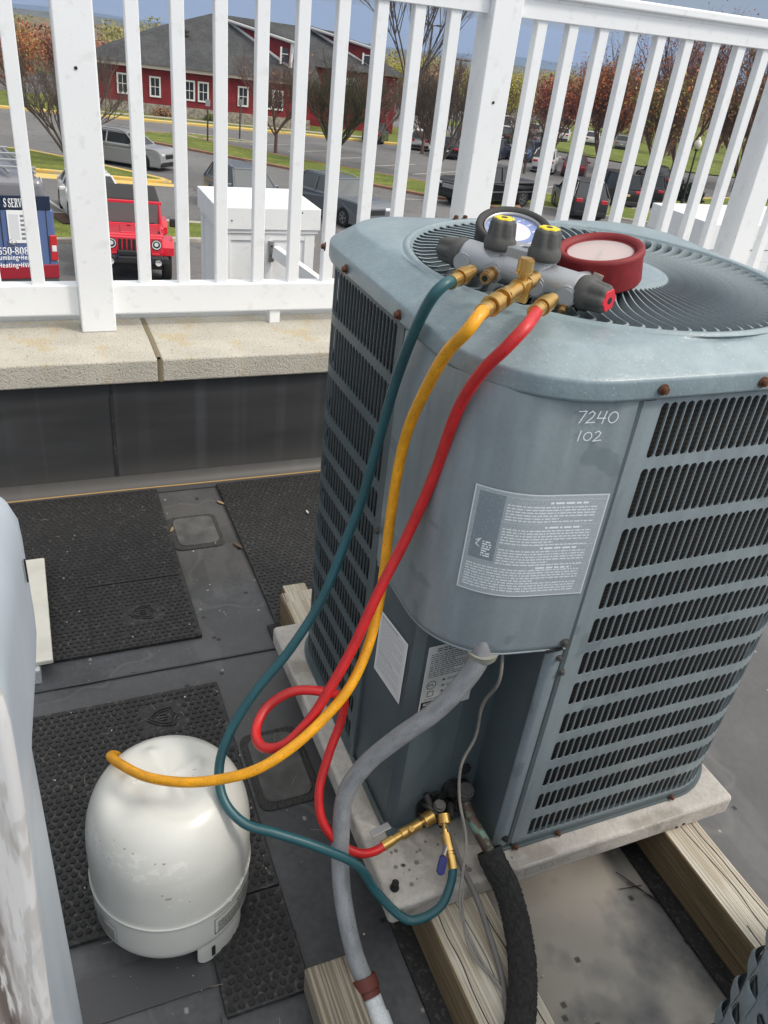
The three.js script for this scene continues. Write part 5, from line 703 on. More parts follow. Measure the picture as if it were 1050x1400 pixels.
// ---------- vehicles ----------
function wheel(parent, x, z, r, side) { const w = part(parent, 'wheel', [lathe([[r * 0.62, -0.1], [r * 0.95, -0.11], [r, -0.07], [r, 0.07], [r * 0.95, 0.11], [r * 0.62, 0.1]], [x, r, z], [0, 0, 1], 28)], M.tyre); part(w, 'rim', [turned([x, r, z + side * 0.085], [0, 0, side], [[0.01, r * 0.62, 24]]), ...Array.from({ length: 5 }, (_, i) => [box(r * 0.5, r * 0.14, 0.012, r * 0.3, 0, 0).rotateZ(i * 1.2566).translate(x, r, z + side * 0.102)])].flat(), M.rim); part(w, 'rim_gap', turned([x, r, z + side * 0.0955], [0, 0, side], [[0.0012, r * 0.54, 20]]), M.trimBlack); return w; }
function car(name, label, x, z, yaw, o) {
  const t = far(name, label, o.cat || 'car', x, z, yaw, o.group), L = o.L || 4.6, W = o.W || 1.84, r = o.r || 0.34, H = o.H || 1.5, wb = L * 0.29, belt = o.belt || 0.92, hood = o.hood || 0.92, m = o.paint, gc = o.gc || 0.24;
  const s = new THREE.Shape(), f = L / 2, arch = (cx) => { s.lineTo(cx - r * 1.18, gc); s.absarc(cx, r, r * 1.18, PI + 0.1, -0.1, true); s.lineTo(cx + r * 1.18, gc); };
  s.moveTo(-f + 0.05, gc + 0.15); s.lineTo(-f + 0.12, gc); arch(-wb); arch(wb); s.lineTo(f - 0.12, gc); s.lineTo(f, gc + 0.2); s.lineTo(f - 0.02, hood - 0.18); s.quadraticCurveTo(f - 0.1, hood - 0.02, f - 0.4, hood); s.lineTo(o.cab[0], belt); s.lineTo(o.cab[3] , belt); s.lineTo(-f + 0.08, o.rear || belt); s.quadraticCurveTo(-f - 0.02, belt - 0.2, -f + 0.05, gc + 0.15);
  const pinch = (g, k) => { const p = g.attributes.position; for (let i = 0; i < p.count; i++) { const xx = p.getX(i), yy = p.getY(i); let q = 1 - k * clamp((yy - belt) / (H - belt)) - 0.09 * Math.pow(Math.abs(xx) / f, 4); p.setZ(i, p.getZ(i) * q); } g.computeVertexNormals(); return g; };
  const ex = (sh, w, bev) => { const g = new THREE.ExtrudeGeometry(sh, { depth: w - 2 * bev, bevelEnabled: true, bevelSize: bev, bevelThickness: bev, bevelSegments: 3, curveSegments: 14 }); g.translate(0, 0, -w / 2 + bev); return g; };
  part(t, 'body', pinch(ex(s, W, 0.07), 0.2), m);
  const [c0, c1, c2, c3] = o.cab;         // windscreen base, roof front, roof rear, rear base
  const cab = new THREE.Shape(); cab.moveTo(c0, belt - 0.02); cab.lineTo(c1, H - 0.05); cab.lineTo(c2, H - 0.05); cab.lineTo(c3, belt - 0.02);
  part(t, 'window', pinch(ex(cab, W - 0.12, 0.04), 0.26), o.pale ? M.paleGlass : M.carGlass);
  part(t, 'roof', pinch(box(c1 - c2 + 0.08, 0.09, W - 0.1, (c1 + c2) / 2, H - 0.015, 0, 0.035).flat(), 0.26), o.roofMat || m);
  const pil = (xa, ya, xb, yb) => [1, -1].map((q) => { const k = (y) => (W / 2 - 0.035) * (1 - 0.26 * clamp((y - belt) / (H - belt))); return cyl([xa, ya, q * k(ya)], [xb, yb, q * k(yb)], 0.04, 0.035, 6); });
  for (const q of [...pil(c0, belt, c1, H - 0.03), ...pil((c0 + c3) / 2 - 0.1, belt, (c1 + c2) / 2, H - 0.03), ...pil(c3, belt, c2, H - 0.03)]) part(t, 'pillar', q, m);
  if (o.rails) for (const q of [1, -1]) part(t, 'roof_rail', tube([[c1 - 0.1, H + 0.02, q * W * 0.34], [c1 - 0.3, H + 0.07, q * W * 0.34], [c2 + 0.3, H + 0.07, q * W * 0.34], [c2 + 0.1, H + 0.02, q * W * 0.34]], 0.025, 20, 6), M.chrome);
  for (const q of [1, -1]) { wheel(t, wb, q * (W / 2 - 0.12), r, q); wheel(t, -wb, q * (W / 2 - 0.12), r, q); part(t, 'headlight', box(0.18, 0.14, 0.36, f - 0.03, hood - 0.2, q * W * 0.31, 0.05), M.headLamp); part(t, 'taillight', box(0.12, o.tl || 0.16, 0.34, -f - 0.02, belt - 0.14, q * W * 0.33, 0.04), M.tailLamp); part(t, 'mirror', box(0.12, 0.13, 0.2, c0 - 0.25, belt + 0.08, q * (W / 2 + 0.06), 0.04), o.mirror || m); }
  part(t, 'grille', box(0.06, 0.2, W * 0.42, f + 0.04, hood - 0.3, 0, 0.02), o.grille || M.trimBlack); part(t, 'front_bumper', box(0.12, 0.2, W * 0.82, f + 0.03, gc + 0.1, 0, 0.04), M.trimBlack); part(t, 'rear_bumper', box(0.12, 0.22, W * 0.82, -f - 0.02, gc + 0.1, 0, 0.04), M.trimBlack);
  part(t, 'number_plate', box(0.02, 0.12, 0.32, -f - 0.08, belt - 0.32, 0), o.plate || M.trim); part(t, 'underbody', box(L * 0.86, 0.2, W * 0.8, 0, gc + 0.06, 0), M.trimBlack);
  return t;
}
const SUVc = [1.05, 0.35, -1.7, -2.15], SEDc = [0.95, 0.3, -0.9, -1.6];
const silver = paint(0.3, 0.31, 0.32), dkGrey = paint(0.025, 0.027, 0.03), blackP = paint(0.006, 0.006, 0.007), white = paint(0.7, 0.7, 0.7), blueP = paint(0.03, 0.07, 0.16), greyBlue = paint(0.12, 0.135, 0.155), maroon = paint(0.12, 0.015, 0.02);
car('parked_car', 'silver crossover driving past the yellow kerbed island', 4.55, -39.95, heading(0.78, 0.62), { L: 4.5, H: 1.54, r: 0.38, belt: 0.98, hood: 0.96, cab: SUVc, paint: silver, cat: 'car', rails: true });
car('parked_car', 'blue grey estate car parked behind the white enclosure, left of the pair', 7.3, -29.6, heading(0.16, 0.99), { L: 4.7, H: 1.62, r: 0.36, belt: 1.0, hood: 1.0, cab: SUVc, paint: greyBlue, rails: true, pale: true });
car('parked_car', 'blue grey estate car beside the first bare tree row, nearer the condenser', 10.6, -28.7, heading(0.3, 0.95), { L: 4.7, H: 1.62, r: 0.36, belt: 1.0, hood: 1.0, cab: SUVc, paint: greyBlue, rails: true, pale: true });
car('parked_car', 'black saloon with red rear lights left of the railing post', 28.4, -55.5, heading(0.45, -0.89), { L: 4.7, H: 1.46, cab: SEDc, paint: blackP });
car('parked_car', 'white hatchback half hidden behind the bare branches', 28.3, -59.8, heading(0.5, -0.86), { L: 4.3, H: 1.5, cab: SUVc, paint: white });
car('parked_car', 'dark grey car beside the white hatchback behind bare branches', 25.6, -62.5, heading(0.5, -0.86), { L: 4.5, H: 1.5, cab: SEDc, paint: dkGrey });
car('parked_car', 'dark sport utility seen from behind with glowing red lamps', 24.2, -33.2, heading(0.35, -0.93), { L: 5.0, W: 1.95, H: 1.75, r: 0.4, belt: 1.08, hood: 1.05, cab: [1.1, 0.4, -1.9, -2.4], paint: dkGrey, rails: true, tl: 0.2 });
car('parked_car', 'black box shaped four by four with a yellow number plate', 29.0, -37.2, heading(0.2, -0.98), { L: 4.5, W: 1.9, H: 1.85, r: 0.42, belt: 1.1, hood: 1.08, cab: [0.75, 0.5, -2.1, -2.2], paint: blackP, plate: M.kerbYellow });
car('parked_car', 'black four by four seen at an angle beyond the yellow plate', 32.2, -38.2, heading(0.55, -0.83), { L: 4.6, W: 1.9, H: 1.8, r: 0.42, belt: 1.1, hood: 1.08, cab: [0.8, 0.5, -2.0, -2.2], paint: blackP });
car('parked_car', 'maroon car among the orange trees behind the dark sport utility', 35.2, -49.5, heading(0.6, -0.8), { H: 1.5, cab: SEDc, paint: maroon });
car('parked_car', 'white crossover under the bare branches beyond the pickup', 33.6, -50.8, heading(0.6, -0.8), { H: 1.62, r: 0.36, belt: 1.0, hood: 1.0, cab: SUVc, paint: white });
car('parked_car', 'steel blue hatchback beyond the pickup truck', 36.2, -57.6, heading(-0.7, 0.7), { H: 1.52, cab: SUVc, paint: blueP });
car('parked_car', 'dark blue car further left behind the pickup cab', 33.2, -57.2, heading(-0.7, 0.7), { H: 1.5, cab: SEDc, paint: paint(0.03, 0.035, 0.06) });
car('parked_car', 'dark car with red lamps at the far right under orange trees', 39.6, -46.4, heading(0.5, -0.86), { H: 1.5, cab: SEDc, paint: blackP });
for (let i = 0; i < 5; i++) car('parked_car', ['white van at the far end of the car park, leftmost', 'white pickup second in the far white row', 'white car third in the far white row', 'white car fourth in the far white row', 'pale car at the right end of the far row'][i], 52 + i * 2.6, -88 + i * 2.0, heading(0.6, -0.8), { H: i === 0 ? 2.1 : 1.6, belt: 1.0, hood: 1.0, cab: SUVc, paint: i === 4 ? silver : white });
for (let i = 0; i < 4; i++) car('parked_car', ['dark parked car at the building end of the far lot', 'grey parked car in the far lot by bare trees', 'black parked car in the far lot, third along', 'silver parked car in the far lot, last along'][i], 38.5 + i * 2.9, -79.5 + i * 2.3, heading(0.6, -0.8), { H: 1.5, cab: i % 2 ? SUVc : SEDc, belt: i % 2 ? 1.0 : 0.92, hood: i % 2 ? 1.0 : 0.92, paint: [blackP, greyBlue, dkGrey, silver][i] });
car('parked_car', 'white car just behind the black roof of the red four by four', 1.92935609, -27.33037798, heading(0.05, 0.99), { H: 1.42, cab: SEDc, paint: white });
// pickup
{
  const t = car('pickup_truck', 'black pickup truck with chrome grille facing left behind the post', 19.9, -34.3, heading(-0.88, 0.3), { cat: 'pickup', L: 5.9, W: 2.02, H: 1.92, r: 0.42, belt: 1.2, hood: 1.2, gc: 0.4, cab: [1.35, 0.75, -0.75, -0.95], rear: 1.2, paint: blackP, grille: M.chrome });
  part(t, 'grille_bar', [0, 1, 2].map((i) => box(0.04, 0.06, 0.9, 2.96, 0.82 + i * 0.12, 0, 0.01)), M.chrome); part(t, 'front_bumper', box(0.2, 0.26, 1.95, 2.9, 0.6, 0, 0.05), M.rim); part(t, 'cargo_bed', box(1.9, 0.02, 1.6, -1.95, 1.24, 0), M.trimBlack); part(t, 'side_strip', [box(4.6, 0.05, 0.02, -0.2, 0.78, 1.0), box(4.6, 0.05, 0.02, -0.2, 0.78, -1.0)], M.rim);
}
// red four by four facing the roof
{
  const t = far('red_four_by_four', 'bright red four by four with black soft top, parked facing the roof', 'car', 2.36, -20.9, heading(-0.1, 0.995));
  t.scale.setScalar(1.06); const R = phys({ color: lin(0.66, 0.012, 0.035), roughness: 0.35, clearcoat: 0.8, clearcoatRoughness: 0.1 });
  part(t, 'body', [bb(-2.1, 0.75, 0.55, 1.18, -0.76, 0.76, 0.05), bb(0.7, 1.72, 0.6, 1.12, -0.66, 0.66, 0.06)], R);
  part(t, 'bonnet', [box(1.08, 0.12, 1.38, 1.22, 1.13, 0, 0.05), box(0.9, 0.05, 0.62, 1.25, 1.195, 0, 0.02)], R);
  part(t, 'bonnet_latch', [box(0.16, 0.03, 0.05, 1.5, 1.2, 0.6), box(0.16, 0.03, 0.05, 1.5, 1.2, -0.6), turned([0.95, 1.215, 0.1], [0, 1, 0], [[0.02, 0.04, 12]])].flat(), M.trimBlack);
  const fs = new THREE.Shape(); fs.moveTo(-0.56, 0.5); fs.lineTo(-0.5, 0.88); fs.lineTo(-0.25, 1.0); fs.lineTo(0.32, 0.98); fs.lineTo(0.46, 0.86); fs.lineTo(0.46, 0.72); fs.lineTo(0.36, 0.74); fs.absarc(0, 0.42, 0.46, 0.75, PI - 0.3, false); 
  for (const q of [1, -1]) { const g = new THREE.ExtrudeGeometry(fs, { depth: 0.26, bevelEnabled: true, bevelSize: 0.03, bevelThickness: 0.03, bevelSegments: 2 }); g.translate(1.18, 0, q > 0 ? 0.66 : -0.92); part(t, 'wing', g, R); const g2 = g.clone(); g2.translate(-2.6, 0, 0); part(t, 'wing', g2, R); }
  const gr = part(t, 'grille', box(0.1, 0.42, 1.34, 1.74, 0.93, 0, 0.05), R); for (let i = -3; i <= 3; i++) part(gr, 'grille_slot', box(0.02, 0.27, 0.072, 1.795, 0.94, i * 0.107, 0.01), M.trimBlack);
  for (const q of [1, -1]) { const hl = part(t, 'headlight', turned([1.77, 0.96, q * 0.52], [1, 0, 0], [[0.03, 0.125, 26]]), M.trimBlack); part(hl, 'lamp_ring', lathe([[0.085, 0], [0.11, 0.006], [0.10, 0.012], [0.085, 0.004]], [1.80, 0.96, q * 0.52], [1, 0, 0], 26), M.headLamp); part(hl, 'lamp_centre', turned([1.795, 0.97, q * 0.52], [1, 0, 0], [[0.012, 0.05, 18]]), M.headLamp); part(t, 'turn_signal', box(0.04, 0.05, 0.2, 1.64, 0.84, q * 0.8, 0.015), M.headLamp); part(t, 'fog_lamp', turned([1.99, 0.58, q * 0.55], [1, 0, 0], [[0.02, 0.075, 20]]), M.headLamp); part(t, 'tow_hook', box(0.1, 0.09, 0.035, 1.99, 0.7, q * 0.38, 0.01), M.blueGrip); part(t, 'mirror', box(0.12, 0.2, 0.16, 0.72, 1.3, q * 0.98, 0.03), M.trimBlack); wheel(t, 1.18, q * 0.78, 0.42, q); wheel(t, -1.42, q * 0.78, 0.42, q); }
  part(t, 'bumper', [box(0.22, 0.2, 1.6, 1.9, 0.62, 0, 0.06), box(0.14, 0.12, 0.8, 1.93, 0.78, 0, 0.03)], M.trimBlack);
  part(t, 'grille_surround', box(0.05, 0.06, 1.2, 1.78, 0.73, 0, 0.02), R);
  part(t, 'windscreen', box(0.02, 0.5, 1.28, 0.46, 1.42, 0).applyMatrix4(new THREE.Matrix4()), M.paleGlass);
  part(t, 'windscreen_frame', [box(0.06, 0.08, 1.46, 0.43, 1.70, 0, 0.02), box(0.07, 0.06, 1.46, 0.49, 1.18, 0, 0.02), cyl([0.49, 1.15, 0.69], [0.43, 1.7, 0.66], 0.04, 0.035, 8), cyl([0.49, 1.15, -0.69], [0.43, 1.7, -0.66], 0.04, 0.035, 8)], R);
  part(t, 'soft_top', [box(2.3, 0.14, 1.38, -0.78, 1.70, 0, 0.06), box(2.2, 0.5, 1.34, -0.85, 1.42, 0, 0.05)], M.softTop);
  part(t, 'wiper', [box(0.02, 0.02, 0.5, 0.5, 1.21, 0.25).rotateX(0.0), box(0.02, 0.02, 0.5, 0.5, 1.22, -0.3)], M.trimBlack); part(t, 'underbody', box(3.4, 0.3, 1.3, 0, 0.5, 0), M.trimBlack);
}
// blue service van, rear towards us
{
  const t = far('service_van', 'blue wrapped service van with red rear lamps, cut by the left edge', 'van', -0.9, -20.1, heading(-0.16, -0.987));
  t.scale.setScalar(1.12); const blue = paint(0.09, 0.14, 0.30), navy = paint(0.008, 0.02, 0.05), redB = paint(0.3, 0.01, 0.025), greyR = paint(0.18, 0.18, 0.2);
  part(t, 'body', bb(-2.6, 2.6, 0.42, 1.86, -0.99, 0.99, 0.06), blue); part(t, 'upper_body', (() => { const g = new RoundedBoxGeometry(5.0, 0.7, 1.94, 3, 0.14).flat(); g.translate(-0.05, 2.06, 0); const p = g.attributes.position; for (let i = 0; i < p.count; i++) { const k = clamp((p.getY(i) - 1.75) / 0.65); p.setZ(i, p.getZ(i) * (1 - 0.12 * k)); } g.computeVertexNormals(); return boxUV(g); })(), greyR);
  part(t, 'navy_band', bb(-2.625, -2.58, 1.84, 2.1, -0.93, 0.93, 0.01), navy); part(t, 'red_band', [bb(-2.63, -2.58, 0.5, 0.78, -0.97, 0.97, 0.015), bb(-2.6, -2.2, 0.5, 0.78, 0.97, 1.0, 0.01)], redB); part(t, 'rear_bumper', bb(-2.74, -2.58, 0.34, 0.52, -0.97, 0.97, 0.04), M.trimBlack);
  part(t, 'door_gap', [bb(-2.617, -2.6, 0.55, 2.1, -0.006, 0.006), bb(-2.61, -2.6, 0.55, 1.9, 0.83, 0.842)], M.trimBlack);
  for (const q of [1, -1]) { const l = part(t, 'taillight', bb(-2.635, -2.5, 0.86, 1.36, q > 0 ? 0.86 : -1.0, q > 0 ? 1.0 : -0.86, 0.02), M.tailLamp); part(l, 'reverse_lamp', bb(-2.645, -2.6, 1.04, 1.16, q > 0 ? 0.89 : -0.98, q > 0 ? 0.98 : -0.89, 0.01), M.headLamp); part(t, 'mirror', bb(1.3, 1.46, 1.5, 1.95, q > 0 ? 1.1 : -1.36, q > 0 ? 1.36 : -1.1, 0.05), M.trimBlack); part(t, 'mirror_arm', box(0.06, 0.06, 0.22, 1.38, 1.6, q * 1.04), M.trimBlack); wheel(t, 1.75, q * 0.88, 0.36, q); wheel(t, -1.75, q * 0.88, 0.36, q); }
  part(t, 'roof_rack', [...[-2.2, -1.2, -0.2, 0.8].map((x) => box(0.06, 0.05, 1.6, x, 2.55, 0, 0.01)), ...[0.72, -0.72, 0.25, -0.25].map((z) => box(3.6, 0.05, 0.05, -0.7, 2.5, z, 0.01)), ...[-2.2, 0.8].flatMap((x) => [0.72, -0.72].map((z) => box(0.06, 0.2, 0.06, x, 2.44, z)))], M.rim);
  part(t, 'side_ladder_rail', tube([[-2.45, 0.8, 1.02], [-2.2, 1.6, 1.02], [-1.6, 2.3, 0.98]], 0.02, 20, 6), M.rim);
  // local +z is the van's right-hand side, at the right of the picture; text faces -x
  const face = (w, h, y, z, map) => { const g = new THREE.PlaneGeometry(w, h); g.rotateY(-PI / 2); g.translate(-2.632, y, z); return [g, std({ map, transparent: true, roughness: 0.4 })]; };
  const txt = (w, h, fn) => canvas(w, h, (c) => { c.clearRect(0, 0, w, h); c.fillStyle = '#eef1f6'; fn(c); });
  let q = face(1.78, 0.24, 1.965, -0.0, txt(890, 120, (c) => { c.scale(0.42, 1); c.font = 'bold 112px serif'; c.fillText('S SERVICES', 1150, 100); })); part(t, 'lettering', ...q);
  q = face(1.72, 0.2, 1.06, -0.02, txt(860, 100, (c) => { c.scale(0.8, 1); c.font = 'bold 98px serif'; c.fillText('550-8086', 470, 84); })); part(t, 'lettering', ...q);
  q = face(1.72, 0.36, 0.68, -0.02, txt(860, 180, (c) => { c.scale(0.8, 1); c.font = 'bold 62px sans-serif'; c.fillText('Plumbing\u2022Heating', 420, 66); c.fillText('Heating\u2022HVAC', 460, 140); })); q[0].translate(0, 0.16, 0); part(t, 'lettering', ...q);
  const unit = part(t, 'printed_unit', (() => { const g = new THREE.PlaneGeometry(0.5, 0.62); g.rotateY(-PI / 2); g.translate(-2.625, 1.52, 0.36); return g; })(), std({ roughness: 0.4, map: canvas(256, 320, (c, w, h) => { c.fillStyle = '#e6e8ea'; c.fillRect(0, 0, w, h); c.fillStyle = '#7c8084'; for (let i = 0; i < 6; i++) c.fillRect(120, 44 + i * 44, 110, 24); c.fillStyle = '#d0d3d6'; c.fillRect(14, 40, 90, 250); }) }));
  part(t, 'star_emblem', [lathe([[0.075, 0], [0.088, 0.004], [0.075, 0.008]], [-2.622, 1.2, 0.16], [-1, 0, 0], 28), ...[0, 1, 2].map((i) => { const g = new THREE.ConeGeometry(0.016, 0.08, 4).flat(); g.translate(0, 0.04, 0); g.rotateX(i * 2.0944); g.translate(-2.628, 1.2, 0.16); return g; })], M.chrome);
}

// ---------- the red barn style building ----------
{
  const P0 = [5.87, -69.7]; const t = far('red_building', 'red barn style building with dark hipped roof and white trimmed windows', 'building', P0[0], P0[1], heading(0.985, 0.171));
  // local +x runs along the front, +z towards the car park
  const E = 3.75, RH = 8.3;
  part(t, 'wall', [bb(-0.6, 18, -0.6, E, -16, 0), bb(18, 27, -0.6, 5, -22, -6)], M.siding); part(t, 'stone_base', bb(-0.65, 18, -0.6, 0.9, -0.2, 0.06), M.stone);
  part(t, 'eave_fascia', [bb(-1.3, 18.6, E - 0.22, E + 0.1, 0.3, 0.66), bb(-1.4, -1.0, E - 0.22, E + 0.1, -16, 0.66)], M.eave);
  const rf = [], q4 = (a, b, c, d) => rf.push(...a, ...b, ...c, ...a, ...c, ...d), A0 = [-1.5, E + 0.08, 0.75], A1 = [18.7, E + 0.08, 0.75], A2 = [18.7, E + 0.08, -16.7], A3 = [-1.5, E + 0.08, -16.7], Rm = [4.6, 6.6, -7], R1 = [9.8, RH, -8], R2 = [17.8, RH - 0.1, -8];
  rf.push(...A0, ...R1, ...Rm); q4(A0, A1, R2, R1); q4(A3, R1, R2, A2); rf.push(...A3, ...A0, ...Rm); rf.push(...A3, ...Rm, ...R1); rf.push(...A1, ...A2, ...R2);
  const roof = part(t, 'roof', boxUV(raw(rf)), M.shingle); part(roof, 'roof_vent', turned([7.4, 6.25, -3.9], [0, 1, 0], [[0.3, 0.25, 12], [0.12, 0.38, 12]]), M.poleMetal);
  const rf2 = []; { const B = [[18, 5.1, -5.4], [27.8, 5.1, -5.4], [27.8, 5.1, -22.6], [18, 5.1, -22.6]], C = [[18, 8.45, -14], [22.5, 8.3, -14]]; rf2.push(...B[0], ...B[1], ...C[1], ...B[0], ...C[1], ...C[0], ...B[1], ...B[2], ...C[1], ...B[2], ...B[3], ...C[0], ...B[2], ...C[0], ...C[1]); } part(t, 'rear_roof', boxUV(raw(rf2)), M.shingle);
  for (const x of [2.2, 4.8, 7.6, 8.75, 12.1, 14.2, 15.1]) {
    const h = 1.3, y = 2.2, w = part(t, 'window', bb(x - 0.33, x + 0.33, y - h / 2, y + h / 2, -0.02, 0.05), M.glass);
    part(w, 'frame', [bb(x - 0.46, x - 0.33, y - h / 2 - 0.13, y + h / 2 + 0.13, 0, 0.1), bb(x + 0.33, x + 0.46, y - h / 2 - 0.13, y + h / 2 + 0.13, 0, 0.1), bb(x - 0.33, x + 0.33, y + h / 2, y + h / 2 + 0.13, 0, 0.1), bb(x - 0.33, x + 0.33, y - h / 2 - 0.13, y - h / 2, 0, 0.1), bb(x - 0.33, x + 0.33, y - 0.025, y + 0.025, 0, 0.08), bb(x - 0.022, x + 0.022, y - h / 2, y + h / 2, 0, 0.075)], M.trim);
  }
  // dormers on the right-hand slope: red cheek, white rakes, one window each
  const dormer = (v0, rt, rb, back, roofM) => {
    const o = (p, dx, dy, dz) => [p[0] + dx, p[1] + dy, p[2] + dz]; const c = [...v0, ...rb, ...rt, ...rt, ...rb, ...o(rb, 0, 0, back), ...rt, ...o(rb, 0, 0, back), ...o(rt, 0, 0, back)];
    const d = part(t, 'dormer', boxUV(raw(c)), M.siding), e = [o(v0, -0.2, 0.28, 0.5), o(rt, 0.5, 0.18, 0.6), o(rt, 0.5, 0.18, back), o(v0, -0.2, 0.4, back)]; part(d, 'dormer_roof', boxUV(raw([...e[0], ...e[1], ...e[2], ...e[0], ...e[2], ...e[3]])), M.shingle);
    const bar = (a, b, s) => cyl(a, b, s, s, 4); part(d, 'white_rake', [bar(o(v0, -0.2, 0.1, 0.5), o(rt, 0.5, 0.02, 0.6), 0.17), bar(o(v0, 0, 0, 0.12), o(rb, 0.1, 0, 0.12), 0.16), bar(o(rb, 0, 0, 0.06), o(rt, 0, 0, 0.06), 0.16)], M.trim);
    part(d, 'dormer_window', bb(rb[0] - 0.75, rb[0] - 0.2, rb[1] + 0.4, rt[1] - 0.4, rb[2] + 0.02, rb[2] + 0.1), M.glass); part(d, 'window_trim', [bb(rb[0] - 0.9, rb[0] - 0.75, rb[1] + 0.25, rt[1] - 0.3, rb[2] + 0.02, rb[2] + 0.14), bb(rb[0] - 0.75, rb[0] - 0.2, rb[1] + 1.0, rb[1] + 1.06, rb[2] + 0.02, rb[2] + 0.13)], M.trim);
  };
  dormer([11.25, 7.75, -7.0], [16.3, 6.6, -1.2], [16.15, 4.75, -1.2], -9); dormer([19.6, 8.2, -13], [24.6, 7.0, -7.0], [24.5, 5.5, -7.0], -9);
  part(t, 'sign_board', bb(21.3, 23.2, 3.9, 4.5, -5.9, -5.8), M.trim);
}
// poles
{
  const pole = (label, x, z, h, arm) => { const t = far('light_pole', label, 'light pole', x, z); part(t, 'shaft', cyl([0, 0, 0], [0, h, 0], 0.11, 0.08, 12), M.poleMetal); if (arm) { part(t, 'arm', box(1.7, 0.08, 0.08, 0, h, 0).rotateY(0.3), M.poleMetal); for (const q of [1, -1]) part(t, 'lamp_head', box(0.6, 0.12, 0.32, q * 0.85, h + 0.04, 0, 0.03).rotateY(0.3), M.poleMetal); } };
  pole('tall light pole with two lamp heads in front of the red building', 31.2, -66.5, 9.4, true); pole('light pole with two lamp heads beyond the parked cars left of the post', 38, -74, 7.2, true);
  const sp = (label, x, z, h) => { const t = far('sign_post', label, 'post', x, z); part(t, 'shaft', cyl([0, 0, 0], [0, h, 0], 0.06, 0.05, 10), M.poleMetal); part(t, 'plate', box(0.3, 0.4, 0.02, 0, h - 0.2, 0.05), M.rim); };
  sp('slim sign post on the small grass island, left one', 10.6, -52.2, 2.6); sp('slim sign post on the small grass island, right one', 13.5, -56.2, 2.6);
  const t = far('street_lamp', 'black lamp post with white acorn globe near the orange trees', 'street lamp', 33.2, -36.2, 0); part(t, 'shaft', [turned([0, 0, 0], [0, 1, 0], [[0.5, 0.16, 12, 0.1], [0.15, 0.12, 12, 0.08], [2.7, 0.06, 12, 0.05], [0.12, 0.1, 12]])].flat(), M.trimBlack); part(t, 'globe', lathe([[0.09, 0], [0.2, 0.12], [0.23, 0.3], [0.17, 0.45], [0.08, 0.5], [0.1, 0.54], [0.05, 0.64], [0, 0.68]], [0, 3.45, 0], [0, 1, 0], 24), std({ color: lin(0.7, 0.66, 0.55), roughness: 0.3 }));
  const hy = far('stone_bollard', 'small pale bollard by the dark four by four on the grass', 'bollard', 25.9, -33.2, 0); part(hy, 'shaft', turned([0, 0, 0], [0, 1, 0], [[0.7, 0.14, 14, 0.12], [0.1, 0.15, 14, 0.08]]), M.stone);
}

// ---------- trees ----------
function branches(out, tips, p, d, len, r, depth, spread, upw) {
  const n = 4; let q = p.clone(), dd = d.clone(); const pts = [q.clone()];
  for (let i = 0; i < n; i++) { dd.add(new THREE.Vector3(rr(-0.16, 0.16), rr(-0.02, 0.14) * upw, rr(-0.16, 0.16))).normalize(); q = q.clone().addScaledVector(dd, len / n); pts.push(q.clone()); }
  const c = new THREE.CatmullRomCurve3(pts), sides = depth > 2 ? 7 : depth > 1 ? 5 : 3, seg = depth > 1 ? 6 : 3; const g = new THREE.TubeGeometry(c, seg, r, sides, false), a = g.attributes.position, m = sides + 1;
  for (let i = 0; i <= seg; i++) { const ctr = c.getPointAt(i / seg), k = 1 - 0.45 * i / seg; for (let j = 0; j < m; j++) { const id = i * m + j; a.setXYZ(id, ctr.x + (a.getX(id) - ctr.x) * k, ctr.y + (a.getY(id) - ctr.y) * k, ctr.z + (a.getZ(id) - ctr.z) * k); } }
  out.push(g); for (let i = 1; i < pts.length; i++) if (depth <= 2) tips.push(pts[i]);
  if (depth > 0) { const kids = depth > 2 ? 5 : depth > 1 ? 5 : 4; for (let i = 0; i < kids; i++) { const f = lerp(0.35, 1, (i + rnd() * 0.6) / kids), o = c.getPointAt(Math.min(1, f)); const s = new THREE.Vector3(rr(-1, 1), rr(-0.3, 0.9), rr(-1, 1)).normalize(); branches(out, tips, o, dd.clone().multiplyScalar(1.1).addScaledVector(s, spread).normalize(), len * rr(0.5, 0.74), r * 0.52, depth - 1, spread, upw); } }
}
function leaves(tips, n, size, jitter) {
  const pos = []; for (let i = 0; i < n; i++) { const t = tips[Math.floor(rnd() * tips.length)], c = [t.x + rr(-1, 1) * jitter, t.y + rr(-1, 1) * jitter, t.z + rr(-1, 1) * jitter], s = size * rr(0.5, 1.3); const u = new THREE.Vector3(rr(-1, 1), rr(-1, 1), rr(-1, 1)).normalize().multiplyScalar(s), v = new THREE.Vector3(rr(-1, 1), rr(-1, 1), rr(-1, 1)).normalize().multiplyScalar(s * 0.7); pos.push(c[0] - u.x, c[1] - u.y, c[2] - u.z, c[0] + v.x, c[1] + v.y, c[2] + v.z, c[0] + u.x, c[1] + u.y, c[2] + u.z, c[0] - u.x, c[1] - u.y, c[2] - u.z, c[0] + u.x, c[1] + u.y, c[2] + u.z, c[0] - v.x, c[1] - v.y, c[2] - v.z); } const g = raw(pos, new Float32Array(pos.length / 3 * 2)); return g;
}
const leafMat = (r, g, b) => std({ color: lin(r, g, b), roughness: 0.9 });
const LM = { orange: leafMat(0.48, 0.16, 0.06), rust: leafMat(0.31, 0.14, 0.085), red: leafMat(0.32, 0.085, 0.07), olive: leafMat(0.32, 0.29, 0.09), yellow: leafMat(0.48, 0.44, 0.05), brown: leafMat(0.33, 0.2, 0.12), plum: leafMat(0.24, 0.06, 0.1), pink: leafMat(0.5, 0.16, 0.3), green: leafMat(0.14, 0.17, 0.04), grey: leafMat(0.3, 0.24, 0.19) };
